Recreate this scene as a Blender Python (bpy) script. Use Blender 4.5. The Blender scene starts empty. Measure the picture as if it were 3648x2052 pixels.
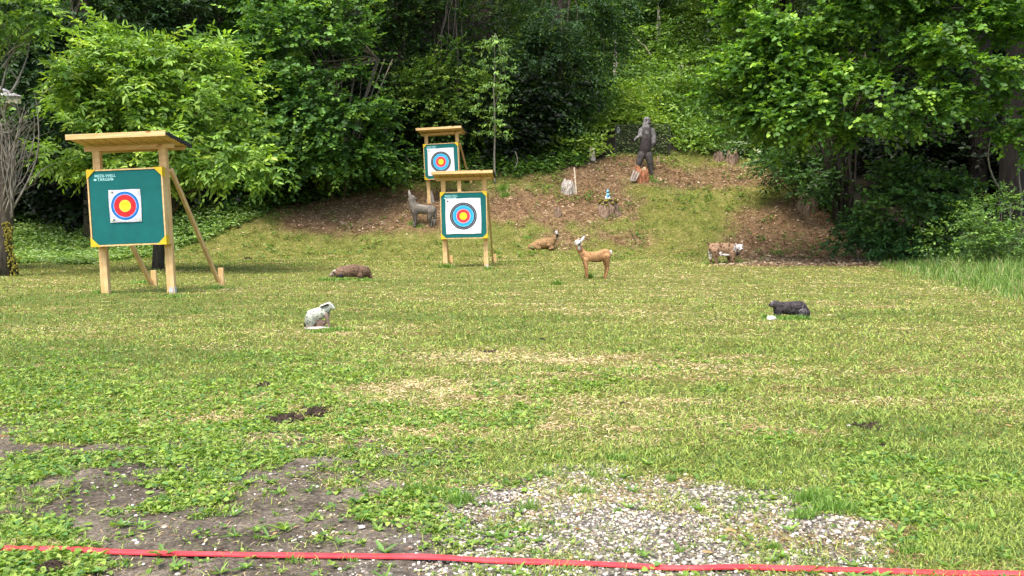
import bpy, math, random
import numpy as np
from mathutils import Vector, Matrix, Euler
SC = bpy.context.scene
COL = SC.collection
R = math.radians
rng = np.random.default_rng(7)
random.seed(7)

# ------------------------------------------------------------------ camera, sky, sun, exposure
F = 3200.0; CX = 1824.0; CY = 1026.0; CAMH = 0.95
PITCH = math.atan((CY-826.0)/F)
cd = bpy.data.cameras.new('camera'); cam = bpy.data.objects.new('camera', cd); COL.objects.link(cam)
cd.sensor_width = 36.0; cd.lens = 36.0*F/3648.0; cd.clip_start = 0.05; cd.clip_end = 600
cam.location = (0, 0, CAMH); cam.rotation_euler = (math.pi/2-PITCH, 0, 0)
SC.camera = cam
SUN_EL, SUN_AZ = R(64), R(208)        # azimuth measured from +Y clockwise: behind and to the left of the camera
w = bpy.data.worlds.new('World'); SC.world = w; w.use_nodes = True
nt = w.node_tree; bg = nt.nodes['Background']
sky = nt.nodes.new('ShaderNodeTexSky'); sky.sky_type = 'NISHITA'; sky.sun_disc = False
sky.sun_elevation = SUN_EL; sky.sun_rotation = SUN_AZ; sky.air_density = 1.0; sky.dust_density = 4.0; sky.ozone_density = 0.6
nt.links.new(sky.outputs[0], bg.inputs[0]); bg.inputs[1].default_value = 0.115
sl = bpy.data.lights.new('sun', 'SUN'); sl.energy = 1.25; sl.angle = R(38); sl.color = (1.0, 0.95, 0.86)
so = bpy.data.objects.new('sun', sl); COL.objects.link(so)
sd = Vector((math.sin(SUN_AZ)*math.cos(SUN_EL), math.cos(SUN_AZ)*math.cos(SUN_EL), math.sin(SUN_EL)))
so.rotation_euler = sd.to_track_quat('Z', 'Y').to_euler(); so.location = (0, -10, 30)
SC.view_settings.view_transform = 'Standard'; SC.view_settings.look = 'None'
SC.view_settings.gamma = 1; SC.view_settings.use_curve_mapping = False
SC.view_settings.exposure = 1.75
SC.cycles.max_bounces = 5; SC.cycles.diffuse_bounces = 3; SC.cycles.transmission_bounces = 3; SC.cycles.transparent_max_bounces = 4

# ------------------------------------------------------------------ noise and terrain
def _h(ix, iy, iz, s):
    a = (ix.astype(np.int64)*374761393 + iy.astype(np.int64)*668265263 + iz.astype(np.int64)*1442695041 + s*974711) & 0xffffffff
    a = ((a ^ (a >> 13))*1274126177) & 0xffffffff
    a = (a ^ (a >> 16)) & 0xffff
    return a/65535.0
def vn(x, y, z=None, s=0):
    x = np.asarray(x, float); y = np.asarray(y, float)
    z = np.zeros_like(x) if z is None else np.asarray(z, float)
    ix, iy, iz = np.floor(x), np.floor(y), np.floor(z)
    fx, fy, fz = x-ix, y-iy, z-iz
    fx, fy, fz = [f*f*(3-2*f) for f in (fx, fy, fz)]
    r = 0
    for a in (0, 1):
        for b in (0, 1):
            for c in (0, 1):
                r = r + _h(ix+a, iy+b, iz+c, s)*(fx if a else 1-fx)*(fy if b else 1-fy)*(fz if c else 1-fz)
    return r*2-1
def fbm(x, y, z=None, s=0, o=3):
    r, a = 0, 1.0
    for i in range(o):
        k = 2.03**i
        r = r + a*vn(np.asarray(x)*k, np.asarray(y)*k, None if z is None else np.asarray(z)*k, s+i); a *= .5
    return r/1.75
def sm(v, a, b):
    t = np.clip((v-a)/(b-a), 0, 1); return t*t*(3-2*t)
def H(x, y):
    x = np.asarray(x, float); y = np.asarray(y, float)
    y0 = 27.5 + 1.3*vn(x*.16, x*0, s=5) + 2.0*sm(-x, 8, 14)
    s = y-y0
    rise = .60*.5*(s+np.sqrt(s*s+1.0))
    rise = rise - .22*.5*((s-8.5)+np.sqrt((s-8.5)**2+4)) + .40*.5*((s-14)+np.sqrt((s-14)**2+9))
    rise = np.where(rise > 40, 40+(rise-40)*.2, rise)
    bank = sm(np.abs(x)-.8*y-14, 0, 60)*14
    u = .05*fbm(x*.35, y*.35, s=11)*sm(y, 5, 11) + .012*fbm(x*2.2, y*2.2, s=13) + .10*fbm(x*.5, y*.5, s=14)*sm(s, 0, 4) + .6*fbm(x*.15, y*.15, s=15)*sm(s, 6, 16)
    return rise + bank + u - .028
def Hs(x, y): return float(H(np.array([x]), np.array([y]))[0])
cp, sp_ = math.cos(PITCH), math.sin(PITCH)
def ray(px, py):
    a = (px-CX)/F; b = -(py-CY)/F
    return Vector((a, cp + b*sp_, -sp_ + b*cp))
def at(px, py, Y):
    """world point at distance Y seen at source pixel px, py"""
    d = ray(px, py); k = Y/d.y
    return Vector((d.x*k, Y, CAMH+d.z*k))
def hit(px, py, far=90):
    d = ray(px, py); Y = np.arange(1.5, far, .02); k = Y/d.y
    z = CAMH+d.z*k; g = H(d.x*k, Y); w_ = np.nonzero(z <= g)[0]
    i = w_[0] if len(w_) else len(Y)-1
    return Vector((d.x*k[i], Y[i], float(g[i])))
def PXM(Y): return Y/F      # metres per source pixel

def proj(x, y, z):
    d = y*cp-(z-CAMH)*sp_; v = y*sp_+(z-CAMH)*cp
    return CX+F*x/d, CY-F*v/d
def gproj(x, y): return proj(x, y, H(x, y))
EDGE_L = ([-2000, 0, 500, 640, 800, 1000, 1250, 1500, 1750, 1950, 2050, 2200], [790, 800, 812, 850, 800, 745, 700, 655, 640, 622, 600, 560])     # foot of the wood, left
EDGE_R = ([2200, 2450, 2650, 2760, 2860, 2970, 3070, 3170, 3260, 3400, 5000], [558, 548, 556, 600, 690, 780, 870, 925, 948, 960, 980])
def wood_edge(px): return np.where(px < 2200, np.interp(px, *EDGE_L), np.interp(px, *EDGE_R))
CLODS = [(1010, 1500, 60), (1130, 1472, 50), (940, 1375, 34), (1745, 1255, 24), (1935, 1211, 17), (3085, 1520, 42), (3140, 1590, 22), (1140, 1300, 18), (882, 922, 14), (3500, 1725, 30), (2225, 1440, 20)]
# zones of the ground, 0..1
def z_gravel(x, y):
    n = fbm(x*2.2, y*2.2, s=31)*.7 + fbm(x*8, y*8, s=32)*.45 + fbm(x*26, y*26, s=33)*.3
    a = 1-((x-.40-.15*(y-2.9))/.86)**2-((y-2.72)/1.0)**2
    return sm(a*1.0+n*1.0, -.1, .75)
def z_soil(x, y):
    n = fbm(x*1.6, y*1.6, s=41)*.75 + fbm(x*6, y*6, s=42)*.5 + fbm(x*20, y*20, s=43)*.3
    a = (4.25-y)*.55 + (-.1-x)*.22
    l = sm(a+n, .05, .75)*sm(-x, -.45, .15)
    r = sm(.25-((x-1.25)/.22)**2-((y-2.72)/.2)**2+n*.5, 0, .3)*.8
    return np.maximum(l, r)
def z_litter(x, y):
    px, py = gproj(x, np.maximum(y, 20)); n = fbm(x*.7, y*.7, s=51)*.55+fbm(x*3, y*3, s=53)*.3
    m = -9.0*np.ones_like(px)
    for (cx, cy, rx, ry, w_) in ((1420, 745, 520, 88, 1.1), (1950, 740, 330, 88, .9), (1150, 800, 330, 45, .6), (2060, 640, 180, 60, .7), (2560, 625, 330, 55, .75), (2840, 835, 290, 140, 1.4), (2880, 950, 380, 20, .8), (2230, 600, 260, 40, .7), (2060, 850, 220, 40, .35)):
        m = np.maximum(m, w_*(1-((px-cx)/rx)**2-((py-cy)/ry)**2))
    a = sm(m+n+.25*fbm(x*9, y*9, s=54), -.12, .55)
    return a*(y > 23.5)*(y < 45)
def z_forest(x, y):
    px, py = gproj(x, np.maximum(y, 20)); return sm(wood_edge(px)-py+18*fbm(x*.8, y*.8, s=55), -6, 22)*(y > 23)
def soil_clump(x, y): return sm(fbm(x*2.6, y*3.2, s=44)+.4*fbm(x*9, y*9, s=45), -.02, .32)
def z_dry(x, y):
    n = fbm(x*.9, y*2.2, s=61)
    c = 1.1*np.exp(-((x+.1)/1.0)**2-((y-6.85-.15*n)/.46)**2) + .5*np.exp(-((x-1.4)/1.1)**2-((y-6.0)/.25)**2) + .45*np.exp(-((x+.3)/.8)**2-((y-5.6)/.2)**2)
    e = .75*np.exp(-((x-7.5)/3.5)**2-((y-24.6)/.8)**2) + .6*np.exp(-((x-8)/1.2)**2-((y-22.0)/.5)**2)
    m = sm(n+.12+.3*sm(y, 7, 16)-.3*sm(-x, 1, 4)-.2*sm(x, 1.2, 3)*(1-sm(y, 6, 12)), .0, .7)
    return np.clip(c+e+.6*m, 0, 1)

# ------------------------------------------------------------------ materials
MATS = {}
def mat(name):
    m = bpy.data.materials.new(name); m.use_nodes = True
    n = m.node_tree; n.nodes.clear()
    out = n.nodes.new('ShaderNodeOutputMaterial'); b = n.nodes.new('ShaderNodeBsdfPrincipled')
    n.links.new(b.outputs[0], out.inputs[0]); b.inputs['Roughness'].default_value = .8
    b.inputs['Specular IOR Level'].default_value = .3
    return m, n, b, out
def N(n, t, **k):
    o = n.nodes.new(t)
    for a, v in k.items():
        setattr(o, a, v)
    return o
def noise_tex(n, scale, detail=4, vec=None, rough=.6):
    t = N(n, 'ShaderNodeTexNoise'); t.inputs['Scale'].default_value = scale; t.inputs['Detail'].default_value = detail; t.inputs['Roughness'].default_value = rough
    if vec is not None: n.links.new(vec, t.inputs['Vector'])
    return t
def ramp(n, fac, stops, interp='LINEAR'):
    r = N(n, 'ShaderNodeValToRGB'); r.color_ramp.interpolation = interp
    e = r.color_ramp.elements
    while len(e) < len(stops): e.new(1.0)
    for i, (p, c) in enumerate(stops):
        e[i].position = p; e[i].color = (*c, 1)
    n.links.new(fac, r.inputs[0]); return r
def bump(n, b, h, strength=.4, dist=.01):
    u = N(n, 'ShaderNodeBump'); u.inputs['Strength'].default_value = strength; u.inputs['Distance'].default_value = dist
    n.links.new(h, u.inputs['Height']); n.links.new(u.outputs[0], b.inputs['Normal']); return u
def mixc(n, a, b, fac, mode='MIX'):
    m = N(n, 'ShaderNodeMix', data_type='RGBA', blend_type=mode)
    for s, v in ((0, fac), (6, a), (7, b)):
        if hasattr(v, 'is_linked'): n.links.new(v, m.inputs[s])
        else: m.inputs[s].default_value = v if s == 0 else (*v, 1)
    return m.outputs[2]
def objvec(n, scale=(1, 1, 1)):
    tc = N(n, 'ShaderNodeTexCoord'); mp = N(n, 'ShaderNodeMapping'); mp.inputs['Scale'].default_value = scale
    n.links.new(tc.outputs['Object'], mp.inputs[0]); return mp.outputs[0]

def m_leaf(name='leaf', trans=.3, rough=.5, spec=.35):
    m, n, b, out = mat(name)
    a = N(n, 'ShaderNodeAttribute', attribute_name='Col')
    b.inputs['Roughness'].default_value = rough; b.inputs['Specular IOR Level'].default_value = spec
    n.links.new(a.outputs['Color'], b.inputs['Base Color'])
    if trans > 0:
        t = N(n, 'ShaderNodeBsdfTranslucent')
        c = mixc(n, a.outputs['Color'], (1.5, 1.55, .5), 1.0, 'MULTIPLY'); n.links.new(c, t.inputs[0])
        x = N(n, 'ShaderNodeMixShader'); x.inputs[0].default_value = trans
        n.links.new(b.outputs[0], x.inputs[1]); n.links.new(t.outputs[0], x.inputs[2]); n.links.new(x.outputs[0], out.inputs[0])
    return m
M_LEAF = m_leaf('leaf'); M_GRASS = m_leaf('grass_blade', .25, .55, .3); M_DRY = m_leaf('dry_litter', 0, .9, .15)

def m_simple(name, c1, c2, scale=8, stretch=(1, 1, 1), rough=.8, bs=.5, bd=.01, spec=.25, detail=6):
    m, n, b, out = mat(name); v = objvec(n, stretch)
    t = noise_tex(n, scale, detail, v); r = ramp(n, t.outputs[0], [(.32, c1), (.68, c2)])
    n.links.new(r.outputs[0], b.inputs['Base Color']); b.inputs['Roughness'].default_value = rough; b.inputs['Specular IOR Level'].default_value = spec
    t2 = noise_tex(n, scale*4, 5, v); bump(n, b, t2.outputs[0], bs, bd); return m
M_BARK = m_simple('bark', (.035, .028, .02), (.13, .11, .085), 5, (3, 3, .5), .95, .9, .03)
M_BARKSHADE = m_simple('shaded_bark', (.005, .004, .003), (.020, .016, .013), 5, (3, 3, .5), .95, .9, .03)  # bark with the gloom of the wood put into its colour
M_TWIG = m_simple('bare_twig', (.13, .115, .09), (.30, .27, .22), 6, (2, 2, .6), .9)
M_STEM = m_simple('stem', (.09, .075, .05), (.2, .17, .12), 6, (3, 3, .6), .9)
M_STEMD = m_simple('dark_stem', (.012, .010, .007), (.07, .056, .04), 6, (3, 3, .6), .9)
M_STUMP = m_simple('stump_wood', (.035, .022, .015), (.40, .28, .20), 7, (4, 4, .35), .95, 1, .03)
M_STUMPW = m_simple('bleached_wood', (.16, .12, .10), (.72, .66, .60), 7, (4, 4, .3), .95, 1, .03)
M_STUMPR = m_simple('rotten_wood', (.14, .055, .03), (.55, .24, .12), 7, (4, 4, .35), .95, 1, .03)
M_CUT = m_simple('cut_wood', (.22, .15, .08), (.5, .4, .24), 12, (1, 1, 1), .9)
M_MOSS = m_simple('moss', (.10, .10, .015), (.36, .30, .05), 14, (1, 1, 1), 1, 1, .02)
M_ROOF = m_simple('weathered_roof', (.06, .055, .055), (.45, .43, .43), 6, (1, 3, 1), .8)
M_FASC = m_simple('fascia', (.26, .25, .17), (.40, .38, .28), 6, (.5, 3, 3), .8)
M_DARKW = m_simple('dark_boards', (.02, .016, .012), (.07, .055, .045), 6, (6, 6, .4), .9)
M_FELT = m_simple('roofing_felt', (.015, .015, .017), (.05, .048, .05), 40, (1, 1, 1), .9)
M_METAL = m_simple('galvanised', (.35, .37, .4), (.6, .62, .65), 20, (1, 1, 1), .45, .1, .002, .6)
M_STONE = m_simple('pale_stone', (.38, .37, .34), (.85, .83, .79), 14, (1, 1, 1), .9, .8, .01)
M_EARTH = m_simple('clod_earth', (.018, .013, .010), (.11, .075, .052), 30, (1, 1, 1), 1, 1, .02)
M_ROD = m_simple('dark_rod', (.02, .02, .02), (.05, .05, .05), 10)
M_STICK = m_simple('barkless_stick', (.42, .34, .24), (.72, .64, .50), 10, (4, 4, .5), .9)
M_YCORN = m_simple('yellow_corner', (.60, .40, .02), (.72, .50, .03), 10, (1, 1, 1), .6, .1, .002)
M_LETTER = m_simple('pale_print', (.30, .62, .62), (.42, .75, .75), 60, (1, 1, 1), .7, .05, .001)
M_INK = m_simple('black_ink', (.02, .02, .02), (.06, .06, .06), 60, (1, 1, 1), .8, .05, .001)
M_LIME = m_simple('lime_patch', (.45, .72, .25), (.6, .85, .35), 60, (1, 1, 1), .8, .05, .001)
M_NET = m_leaf('net_cord', 0, .9, .1)

def m_pine():
    m, n, b, out = mat('pine'); v = objvec(n, (9, 9, .7))
    t = noise_tex(n, 3.0, 6, v); r = ramp(n, t.outputs[0], [(.3, (.52, .31, .115)), (.5, (.70, .47, .21)), (.72, (.80, .60, .32))])
    w_ = N(n, 'ShaderNodeTexWave', wave_type='RINGS'); w_.inputs['Scale'].default_value = 5; w_.inputs['Distortion'].default_value = 3
    n.links.new(v, w_.inputs[0])
    c = mixc(n, r.outputs[0], (.46, .26, .10), w_.outputs['Fac']); 
    x = N(n, 'ShaderNodeMix', data_type='RGBA'); x.inputs[0].default_value = .3
    n.links.new(r.outputs[0], x.inputs[6]); n.links.new(c, x.inputs[7])
    kt = noise_tex(n, 1.6, 2, objvec(n, (5, 5, 2))); kr = ramp(n, kt.outputs[0], [(.70, (1, 1, 1)), (.76, (.45, .28, .16))])
    c2 = mixc(n, x.outputs[2], kr.outputs[0], 1.0, 'MULTIPLY')
    n.links.new(c2, b.inputs['Base Color']); b.inputs['Roughness'].default_value = .7
    bump(n, b, t.outputs[0], .25, .004); return m
M_PINE = m_pine()
def m_pinex():
    m = M_PINE.copy(); m.name = 'pine_along'
    for q in m.node_tree.nodes:
        if q.type == 'MAPPING':
            s = q.inputs['Scale'].default_value; q.inputs['Scale'].default_value = (s[2], s[1], s[0])
    return m
M_PINEX = m_pinex()

def m_foam():
    m, n, b, out = mat('teal_foam'); v = objvec(n)
    t = noise_tex(n, 5, 5, v); r = ramp(n, t.outputs[0], [(.3, (.001, .105, .102)), (.7, (.002, .135, .130))])
    p = noise_tex(n, 46, 2, v); pr = ramp(n, p.outputs[0], [(.24, (.45, .5, .5)), (.29, (1, 1, 1))])
    n.links.new(mixc(n, r.outputs[0], pr.outputs[0], 1.0, 'MULTIPLY'), b.inputs['Base Color'])
    b.inputs['Roughness'].default_value = .75; t2 = noise_tex(n, 60, 3, v); bump(n, b, t2.outputs[0], .3, .003); return m
M_FOAM = m_foam()
def m_rings(name, stops, grey=(.80, .80, .84)):
    m, n, b, out = mat(name)
    tc = N(n, 'ShaderNodeTexCoord'); sx = N(n, 'ShaderNodeSeparateXYZ'); n.links.new(tc.outputs['Object'], sx.inputs[0])
    cx = N(n, 'ShaderNodeCombineXYZ'); n.links.new(sx.outputs[0], cx.inputs[0]); n.links.new(sx.outputs[2], cx.inputs[1])
    l = N(n, 'ShaderNodeVectorMath', operation='LENGTH'); n.links.new(cx.outputs[0], l.inputs[0])
    r = ramp(n, l.outputs['Value'], stops, 'CONSTANT')
    t = noise_tex(n, 7, 4); n.links.new(tc.outputs['Object'], t.inputs['Vector'])
    g = ramp(n, t.outputs[0], [(.35, (.86, .86, .90)), (.6, (1, 1, 1))])
    n.links.new(mixc(n, r.outputs[0], g.outputs[0], 1.0, 'MULTIPLY'), b.inputs['Base Color'])
    b.inputs['Roughness'].default_value = .6
    t3 = noise_tex(n, 5, 3); t3.inputs['Distortion'].default_value = 1.5; n.links.new(tc.outputs['Object'], t3.inputs['Vector'])
    bump(n, b, t3.outputs[0], .55, .03); return m
WH = (.80, .81, .84); BLK = (.018, .02, .03); BLU = (.02, .30, .62); RED = (.62, .045, .05); YEL = (.83, .62, .02); GR = (.60, .60, .62)
def ringset(rad, with_black=True):
    s = rad
    if with_black:
        return [(0, YEL), (.017*s, (.7, .5, .02)), (.02*s, YEL), (.26*s, (.8, .45, .05)), (.275*s, RED), (.49*s, (.75, .55, .65)), (.53*s, BLU), (.62*s, (.03, .42, .72)), (.76*s, (.3, .6, .8)), (.785*s, BLK), (.885*s, (.45, .47, .52)), (.91*s, BLK), (1.0*s, WH), (1.33*s, (.7, .7, .74)), (1.345*s, WH)]
    return [(0, (.68, .60, .02)), (.34*s, (.9, .62, .08)), (.42*s, (.25, .01, .01)), (.435*s, (.58, .02, .025)), (.77*s, (.12, .01, .12)), (.785*s, (.45, .45, .75)), (.82*s, (.01, .16, .48)), (1.0*s, (.78, .85, .9)), (1.08*s, (.58, .58, .62))]
M_FACE80 = m_rings('big_face_print', ringset(.345)); M_FACE40 = m_rings('small_face_print', ringset(.212, False))

def m_fur(name, scale=14, spots=None, bs=.9, bd=.012, var=.45, rough=.85):
    m, n, b, out = mat(name); v = objvec(n)
    a = N(n, 'ShaderNodeAttribute', attribute_name='Col')
    t = noise_tex(n, scale, 6, v, .7); r = ramp(n, t.outputs[0], [(.3, (1-var,)*3), (.7, (1+var*.6,)*3)])
    c = mixc(n, a.outputs['Color'], r.outputs[0], 1.0, 'MULTIPLY')
    if spots:
        p = N(n, 'ShaderNodeTexVoronoi'); p.inputs['Scale'].default_value = spots[0]; n.links.new(v, p.inputs['Vector'])
        pr = ramp(n, p.outputs['Distance'], [(spots[1], spots[2]), (spots[1]+.08, (1, 1, 1))])
        c = mixc(n, c, pr.outputs[0], 1.0, 'MULTIPLY')
    n.links.new(c, b.inputs['Base Color']); b.inputs['Roughness'].default_value = rough
    t2 = noise_tex(n, scale*2.5, 4, v, .7); bump(n, b, t2.outputs[0], bs, bd); return m
M_FUR = m_fur('painted_foam_animal', 9, (24, .2, (.55, .5, .45)), .9, .015, .55); M_FURS = m_fur('spotted_foam_animal', 14, (11, .30, (.30, .2, .16)))
M_RAB = m_fur('lichened_plaster', 26, (30, .24, (.30, .33, .28)), .8, .01, .55)
M_FURD = m_fur('coarse_foam_animal', 20, (34, .30, (.30, .28, .28)), 1.0, .03, .75)
M_BLUE = m_fur('blue_paint', 20, None, .2, .003, .15, .5)

def m_red():
    m, n, b, out = mat('red_webbing'); v = objvec(n)
    t = noise_tex(n, 9, 5, v); r = ramp(n, t.outputs[0], [(.3, (.50, .035, .045)), (.6, (.66, .07, .08)), (.8, (.70, .13, .12))])
    d = noise_tex(n, 30, 4, v); dr = ramp(n, d.outputs[0], [(.64, (1, 1, 1)), (.74, (.55, .4, .3))])
    n.links.new(mixc(n, r.outputs[0], dr.outputs[0], 1.0, 'MULTIPLY'), b.inputs['Base Color'])
    b.inputs['Roughness'].default_value = .6
    wv = N(n, 'ShaderNodeTexWave'); wv.inputs['Scale'].default_value = 120; n.links.new(v, wv.inputs[0]); bump(n, b, wv.outputs['Fac'], .15, .001); return m
M_RED = m_red()
def m_ground():
    m, n, b, out = mat('ground_surface'); tc = N(n, 'ShaderNodeTexCoord'); v = tc.outputs['Object']
    z = N(n, 'ShaderNodeAttribute', attribute_name='Zone'); s = N(n, 'ShaderNodeSeparateColor'); n.links.new(z.outputs['Color'], s.inputs[0])
    big = noise_tex(n, 3.0, 8, v, .7); fine = noise_tex(n, 60, 5, v, .7)
    fx = N(n, 'ShaderNodeMath', operation='ADD'); n.links.new(big.outputs[0], fx.inputs[0]); n.links.new(fine.outputs[0], fx.inputs[1])
    hf = N(n, 'ShaderNodeMath', operation='MULTIPLY'); hf.inputs[1].default_value = .5; n.links.new(fx.outputs[0], hf.inputs[0])
    grass = ramp(n, hf.outputs[0], [(.36, (.045, .05, .012)), (.5, (.13, .14, .03)), (.64, (.27, .23, .09))])
    soil = ramp(n, hf.outputs[0], [(.38, (.04, .032, .024)), (.50, (.12, .098, .074)), (.62, (.27, .225, .175))])
    lit = ramp(n, hf.outputs[0], [(.36, (.06, .038, .021)), (.52, (.18, .112, .060)), (.66, (.33, .22, .13))])
    vo = N(n, 'ShaderNodeTexVoronoi'); vo.inputs['Scale'].default_value = 60; n.links.new(v, vo.inputs['Vector'])
    gr = ramp(n, vo.outputs['Distance'], [(.1, (.30, .27, .23)), (.5, (.17, .15, .125)), (.8, (.06, .05, .04))])
    c = mixc(n, grass.outputs[0], soil.outputs[0], s.outputs[0]); c = mixc(n, c, gr.outputs[0], s.outputs[1]); c = mixc(n, c, lit.outputs[0], s.outputs[2])
    shade_humus = ramp(n, hf.outputs[0], [(.36, (.006, .006, .004)), (.52, (.016, .013, .009)), (.66, (.035, .025, .016))]); c = mixc(n, c, shade_humus.outputs[0], z.outputs['Alpha'])  # forest humus, darkened so the gloom under the trees is in its colour
    n.links.new(c, b.inputs['Base Color']); b.inputs['Roughness'].default_value = .95; b.inputs['Specular IOR Level'].default_value = .15
    bump(n, b, fine.outputs[0], .8, .02); return m
M_GROUND = m_ground()

# ------------------------------------------------------------------ mesh helpers
def raw_mesh(name, V, faces_flat, face_size, colors=None, m=None, parent=None, smooth=False):
    """V (n,3); faces_flat (k*face_size) ints, or list of (flat, size) pairs"""
    me = bpy.data.meshes.new(name)
    sets = faces_flat if isinstance(faces_flat, list) else [(faces_flat, face_size)]
    V = np.asarray(V, np.float32); me.vertices.add(len(V)); me.vertices.foreach_set('co', V.ravel())
    loops = np.concatenate([np.asarray(f, np.int32).ravel() for f, s in sets])
    starts = []; o = 0
    for f, s in sets:
        k = np.asarray(f).size//s; starts.append(o+np.arange(k)*s); o += k*s
    starts = np.concatenate(starts).astype(np.int32)
    me.loops.add(len(loops)); me.loops.foreach_set('vertex_index', loops)
    me.polygons.add(len(starts)); me.polygons.foreach_set('loop_start', starts)
    if smooth: me.polygons.foreach_set('use_smooth', np.ones(len(starts), bool))
    me.update(calc_edges=True); me.validate()
    if colors is not None:
        a = me.color_attributes.new('Col', 'FLOAT_COLOR', 'POINT')
        c = np.ones((len(V), 4), np.float32); c[:, :3] = colors; a.data.foreach_set('color', c.ravel())
    if m is not None: me.materials.append(m)
    o = bpy.data.objects.new(name, me); COL.objects.link(o)
    if parent is not None: o.parent = parent
    return o
def tag(o, label=None, cat=None, group=None, kind=None):
    if label: o['label'] = label
    if cat: o['category'] = cat
    if group: o['group'] = group
    if kind: o['kind'] = kind
    return o
def empty(name, loc, label=None, cat=None, group=None, rot=(0, 0, 0)):
    o = bpy.data.objects.new(name, None); COL.objects.link(o); o.location = loc; o.rotation_euler = rot
    o.empty_display_size = .2
    return tag(o, label, cat, group)
class MB:
    def __init__(s): s.v = []; s.f = []
    def add(s, vs, fs):
        o = len(s.v); s.v += [tuple(p) for p in vs]; s.f += [tuple(i+o for i in f) for f in fs]
    def box(s, c, d, rot=None, bev=0):
        x, y, z = d[0]/2, d[1]/2, d[2]/2
        if bev:
            b = bev; P = []
            for sx in (-1, 1):
                for sy in (-1, 1):
                    for sz in (-1, 1):
                        P += [(sx*(x-b), sy*(y-b), sz*z), (sx*(x-b), sy*y, sz*(z-b)), (sx*x, sy*(y-b), sz*(z-b))]
            import bmesh
            bm = bmesh.new()
            for p in P: bm.verts.new(p)
            bmesh.ops.convex_hull(bm, input=bm.verts); bm.verts.ensure_lookup_table(); bm.verts.index_update()
            vs = [v.co.copy() for v in bm.verts]; fs = [[q.index for q in f.verts] for f in bm.faces]; bm.free()
        else:
            vs = [Vector((sx*x, sy*y, sz*z)) for sx in (-1, 1) for sy in (-1, 1) for sz in (-1, 1)]
            fs = [(0, 1, 3, 2), (4, 6, 7, 5), (0, 4, 5, 1), (2, 3, 7, 6), (0, 2, 6, 4), (1, 5, 7, 3)]
        if rot is not None: vs = [rot @ v for v in vs]
        s.add([v+Vector(c) for v in vs], fs); return s
    def bar(s, a, b, w_, t, bev=0):
        a = Vector(a); b = Vector(b); d = b-a
        s.box((a+b)/2, (w_, t, d.length), d.to_track_quat('Z', 'Y').to_matrix(), bev); return s
    def tube(s, pts, rad, n=8, cap=True, wob=0, squash=None):
        pts = [Vector(p) for p in pts]; k = len(pts); vs = []; ref = None
        for i, p in enumerate(pts):
            d = (pts[min(i+1, k-1)]-pts[max(i-1, 0)])
            d = d.normalized() if d.length > 1e-9 else Vector((0, 0, 1))
            if ref is None: ref = d.orthogonal().normalized()
            ref = (ref-d*ref.dot(d)); ref = ref.normalized() if ref.length > 1e-6 else d.orthogonal().normalized()
            q = d.cross(ref); r = rad[i] if hasattr(rad, '__len__') else rad
            for j in range(n):
                a = 2*math.pi*j/n; rr = r*(1+wob*(random.random()-.5))
                vs.append(p+ref*math.cos(a)*rr+q*math.sin(a)*rr)
        fs = [(i*n+j, i*n+(j+1) % n, (i+1)*n+(j+1) % n, (i+1)*n+j) for i in range(k-1) for j in range(n)]
        if cap: fs += [tuple(range(n))[::-1], tuple(range((k-1)*n, k*n))]
        s.add(vs, fs); return s
    def ell(s, c, r, rot=None, nu=14, nv=9):
        vs = []; c = Vector(c)
        for i in range(nv+1):
            th = math.pi*i/nv
            for j in range(nu):
                ph = 2*math.pi*j/nu
                v = Vector((r[0]*math.sin(th)*math.cos(ph), r[1]*math.sin(th)*math.sin(ph), r[2]*math.cos(th)))
                vs.append(c+(rot @ v if rot is not None else v))
        fs = [(i*nu+j, (i+1)*nu+j, (i+1)*nu+(j+1) % nu, i*nu+(j+1) % nu) for i in range(nv) for j in range(nu)]
        s.add(vs, fs); return s
    def build(s, name, m, parent=None, smooth=False, loc=None):
        me = bpy.data.meshes.new(name); me.from_pydata([tuple(v) for v in s.v], [], s.f); me.materials.append(m); me.update()
        if smooth: me.polygons.foreach_set('use_smooth', np.ones(len(me.polygons), bool))
        o = bpy.data.objects.new(name, me); COL.objects.link(o)
        if parent is not None: o.parent = parent
        if loc is not None: o.location = loc
        return o

def unit(a): return a/np.maximum(np.linalg.norm(a, axis=-1, keepdims=True), 1e-9)
UP = np.array([0, 0, 1.0])
class Leaves:
    """collects many small folded leaf faces, built as one mesh"""
    def __init__(s): s.V = []; s.C = []; s.n = 0
    def add(s, p, d, nrm, L, W, col, fold=.14, curl=.12):
        d = unit(d); sd_ = unit(np.cross(d, nrm)); nn = np.cross(sd_, d)
        L = np.asarray(L).reshape(-1, 1)*np.ones((len(p), 1)); W = np.asarray(W).reshape(-1, 1)*np.ones((len(p), 1))
        v = np.stack([p, p+d*L*.3+sd_*W*.5+nn*W*fold, p+d*L*.7+sd_*W*.4+nn*(W*fold-L*curl*.4), p+d*L-nn*L*curl,
                      p+d*L*.7-sd_*W*.4+nn*(W*fold-L*curl*.4), p+d*L*.3-sd_*W*.5+nn*W*fold], 1)
        s.V.append(v.reshape(-1, 3)); s.C.append(np.repeat(col, 6, 0)); s.n += len(p)
    def build(s, name, m, parent=None):
        V = np.concatenate(s.V); C = np.concatenate(s.C); k = len(V)//6
        b = (np.arange(k)*6)[:, None]
        f = np.concatenate([b+np.array([[0, 1, 2, 3]]), b+np.array([[0, 3, 4, 5]])], 1)
        if parent is not None: V = V-np.array(parent.location)
        return raw_mesh(name, V, f.ravel(), 4, C, m, parent)
def colmix(rg, n, cols, wts=None, var=.18):
    cols = np.array(cols, float); i = rg.choice(len(cols), n, p=None if wts is None else np.array(wts)/sum(wts))
    c = cols[i]*(1+var*rg.standard_normal((n, 1))); return np.clip(c, .003, 1)
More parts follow.
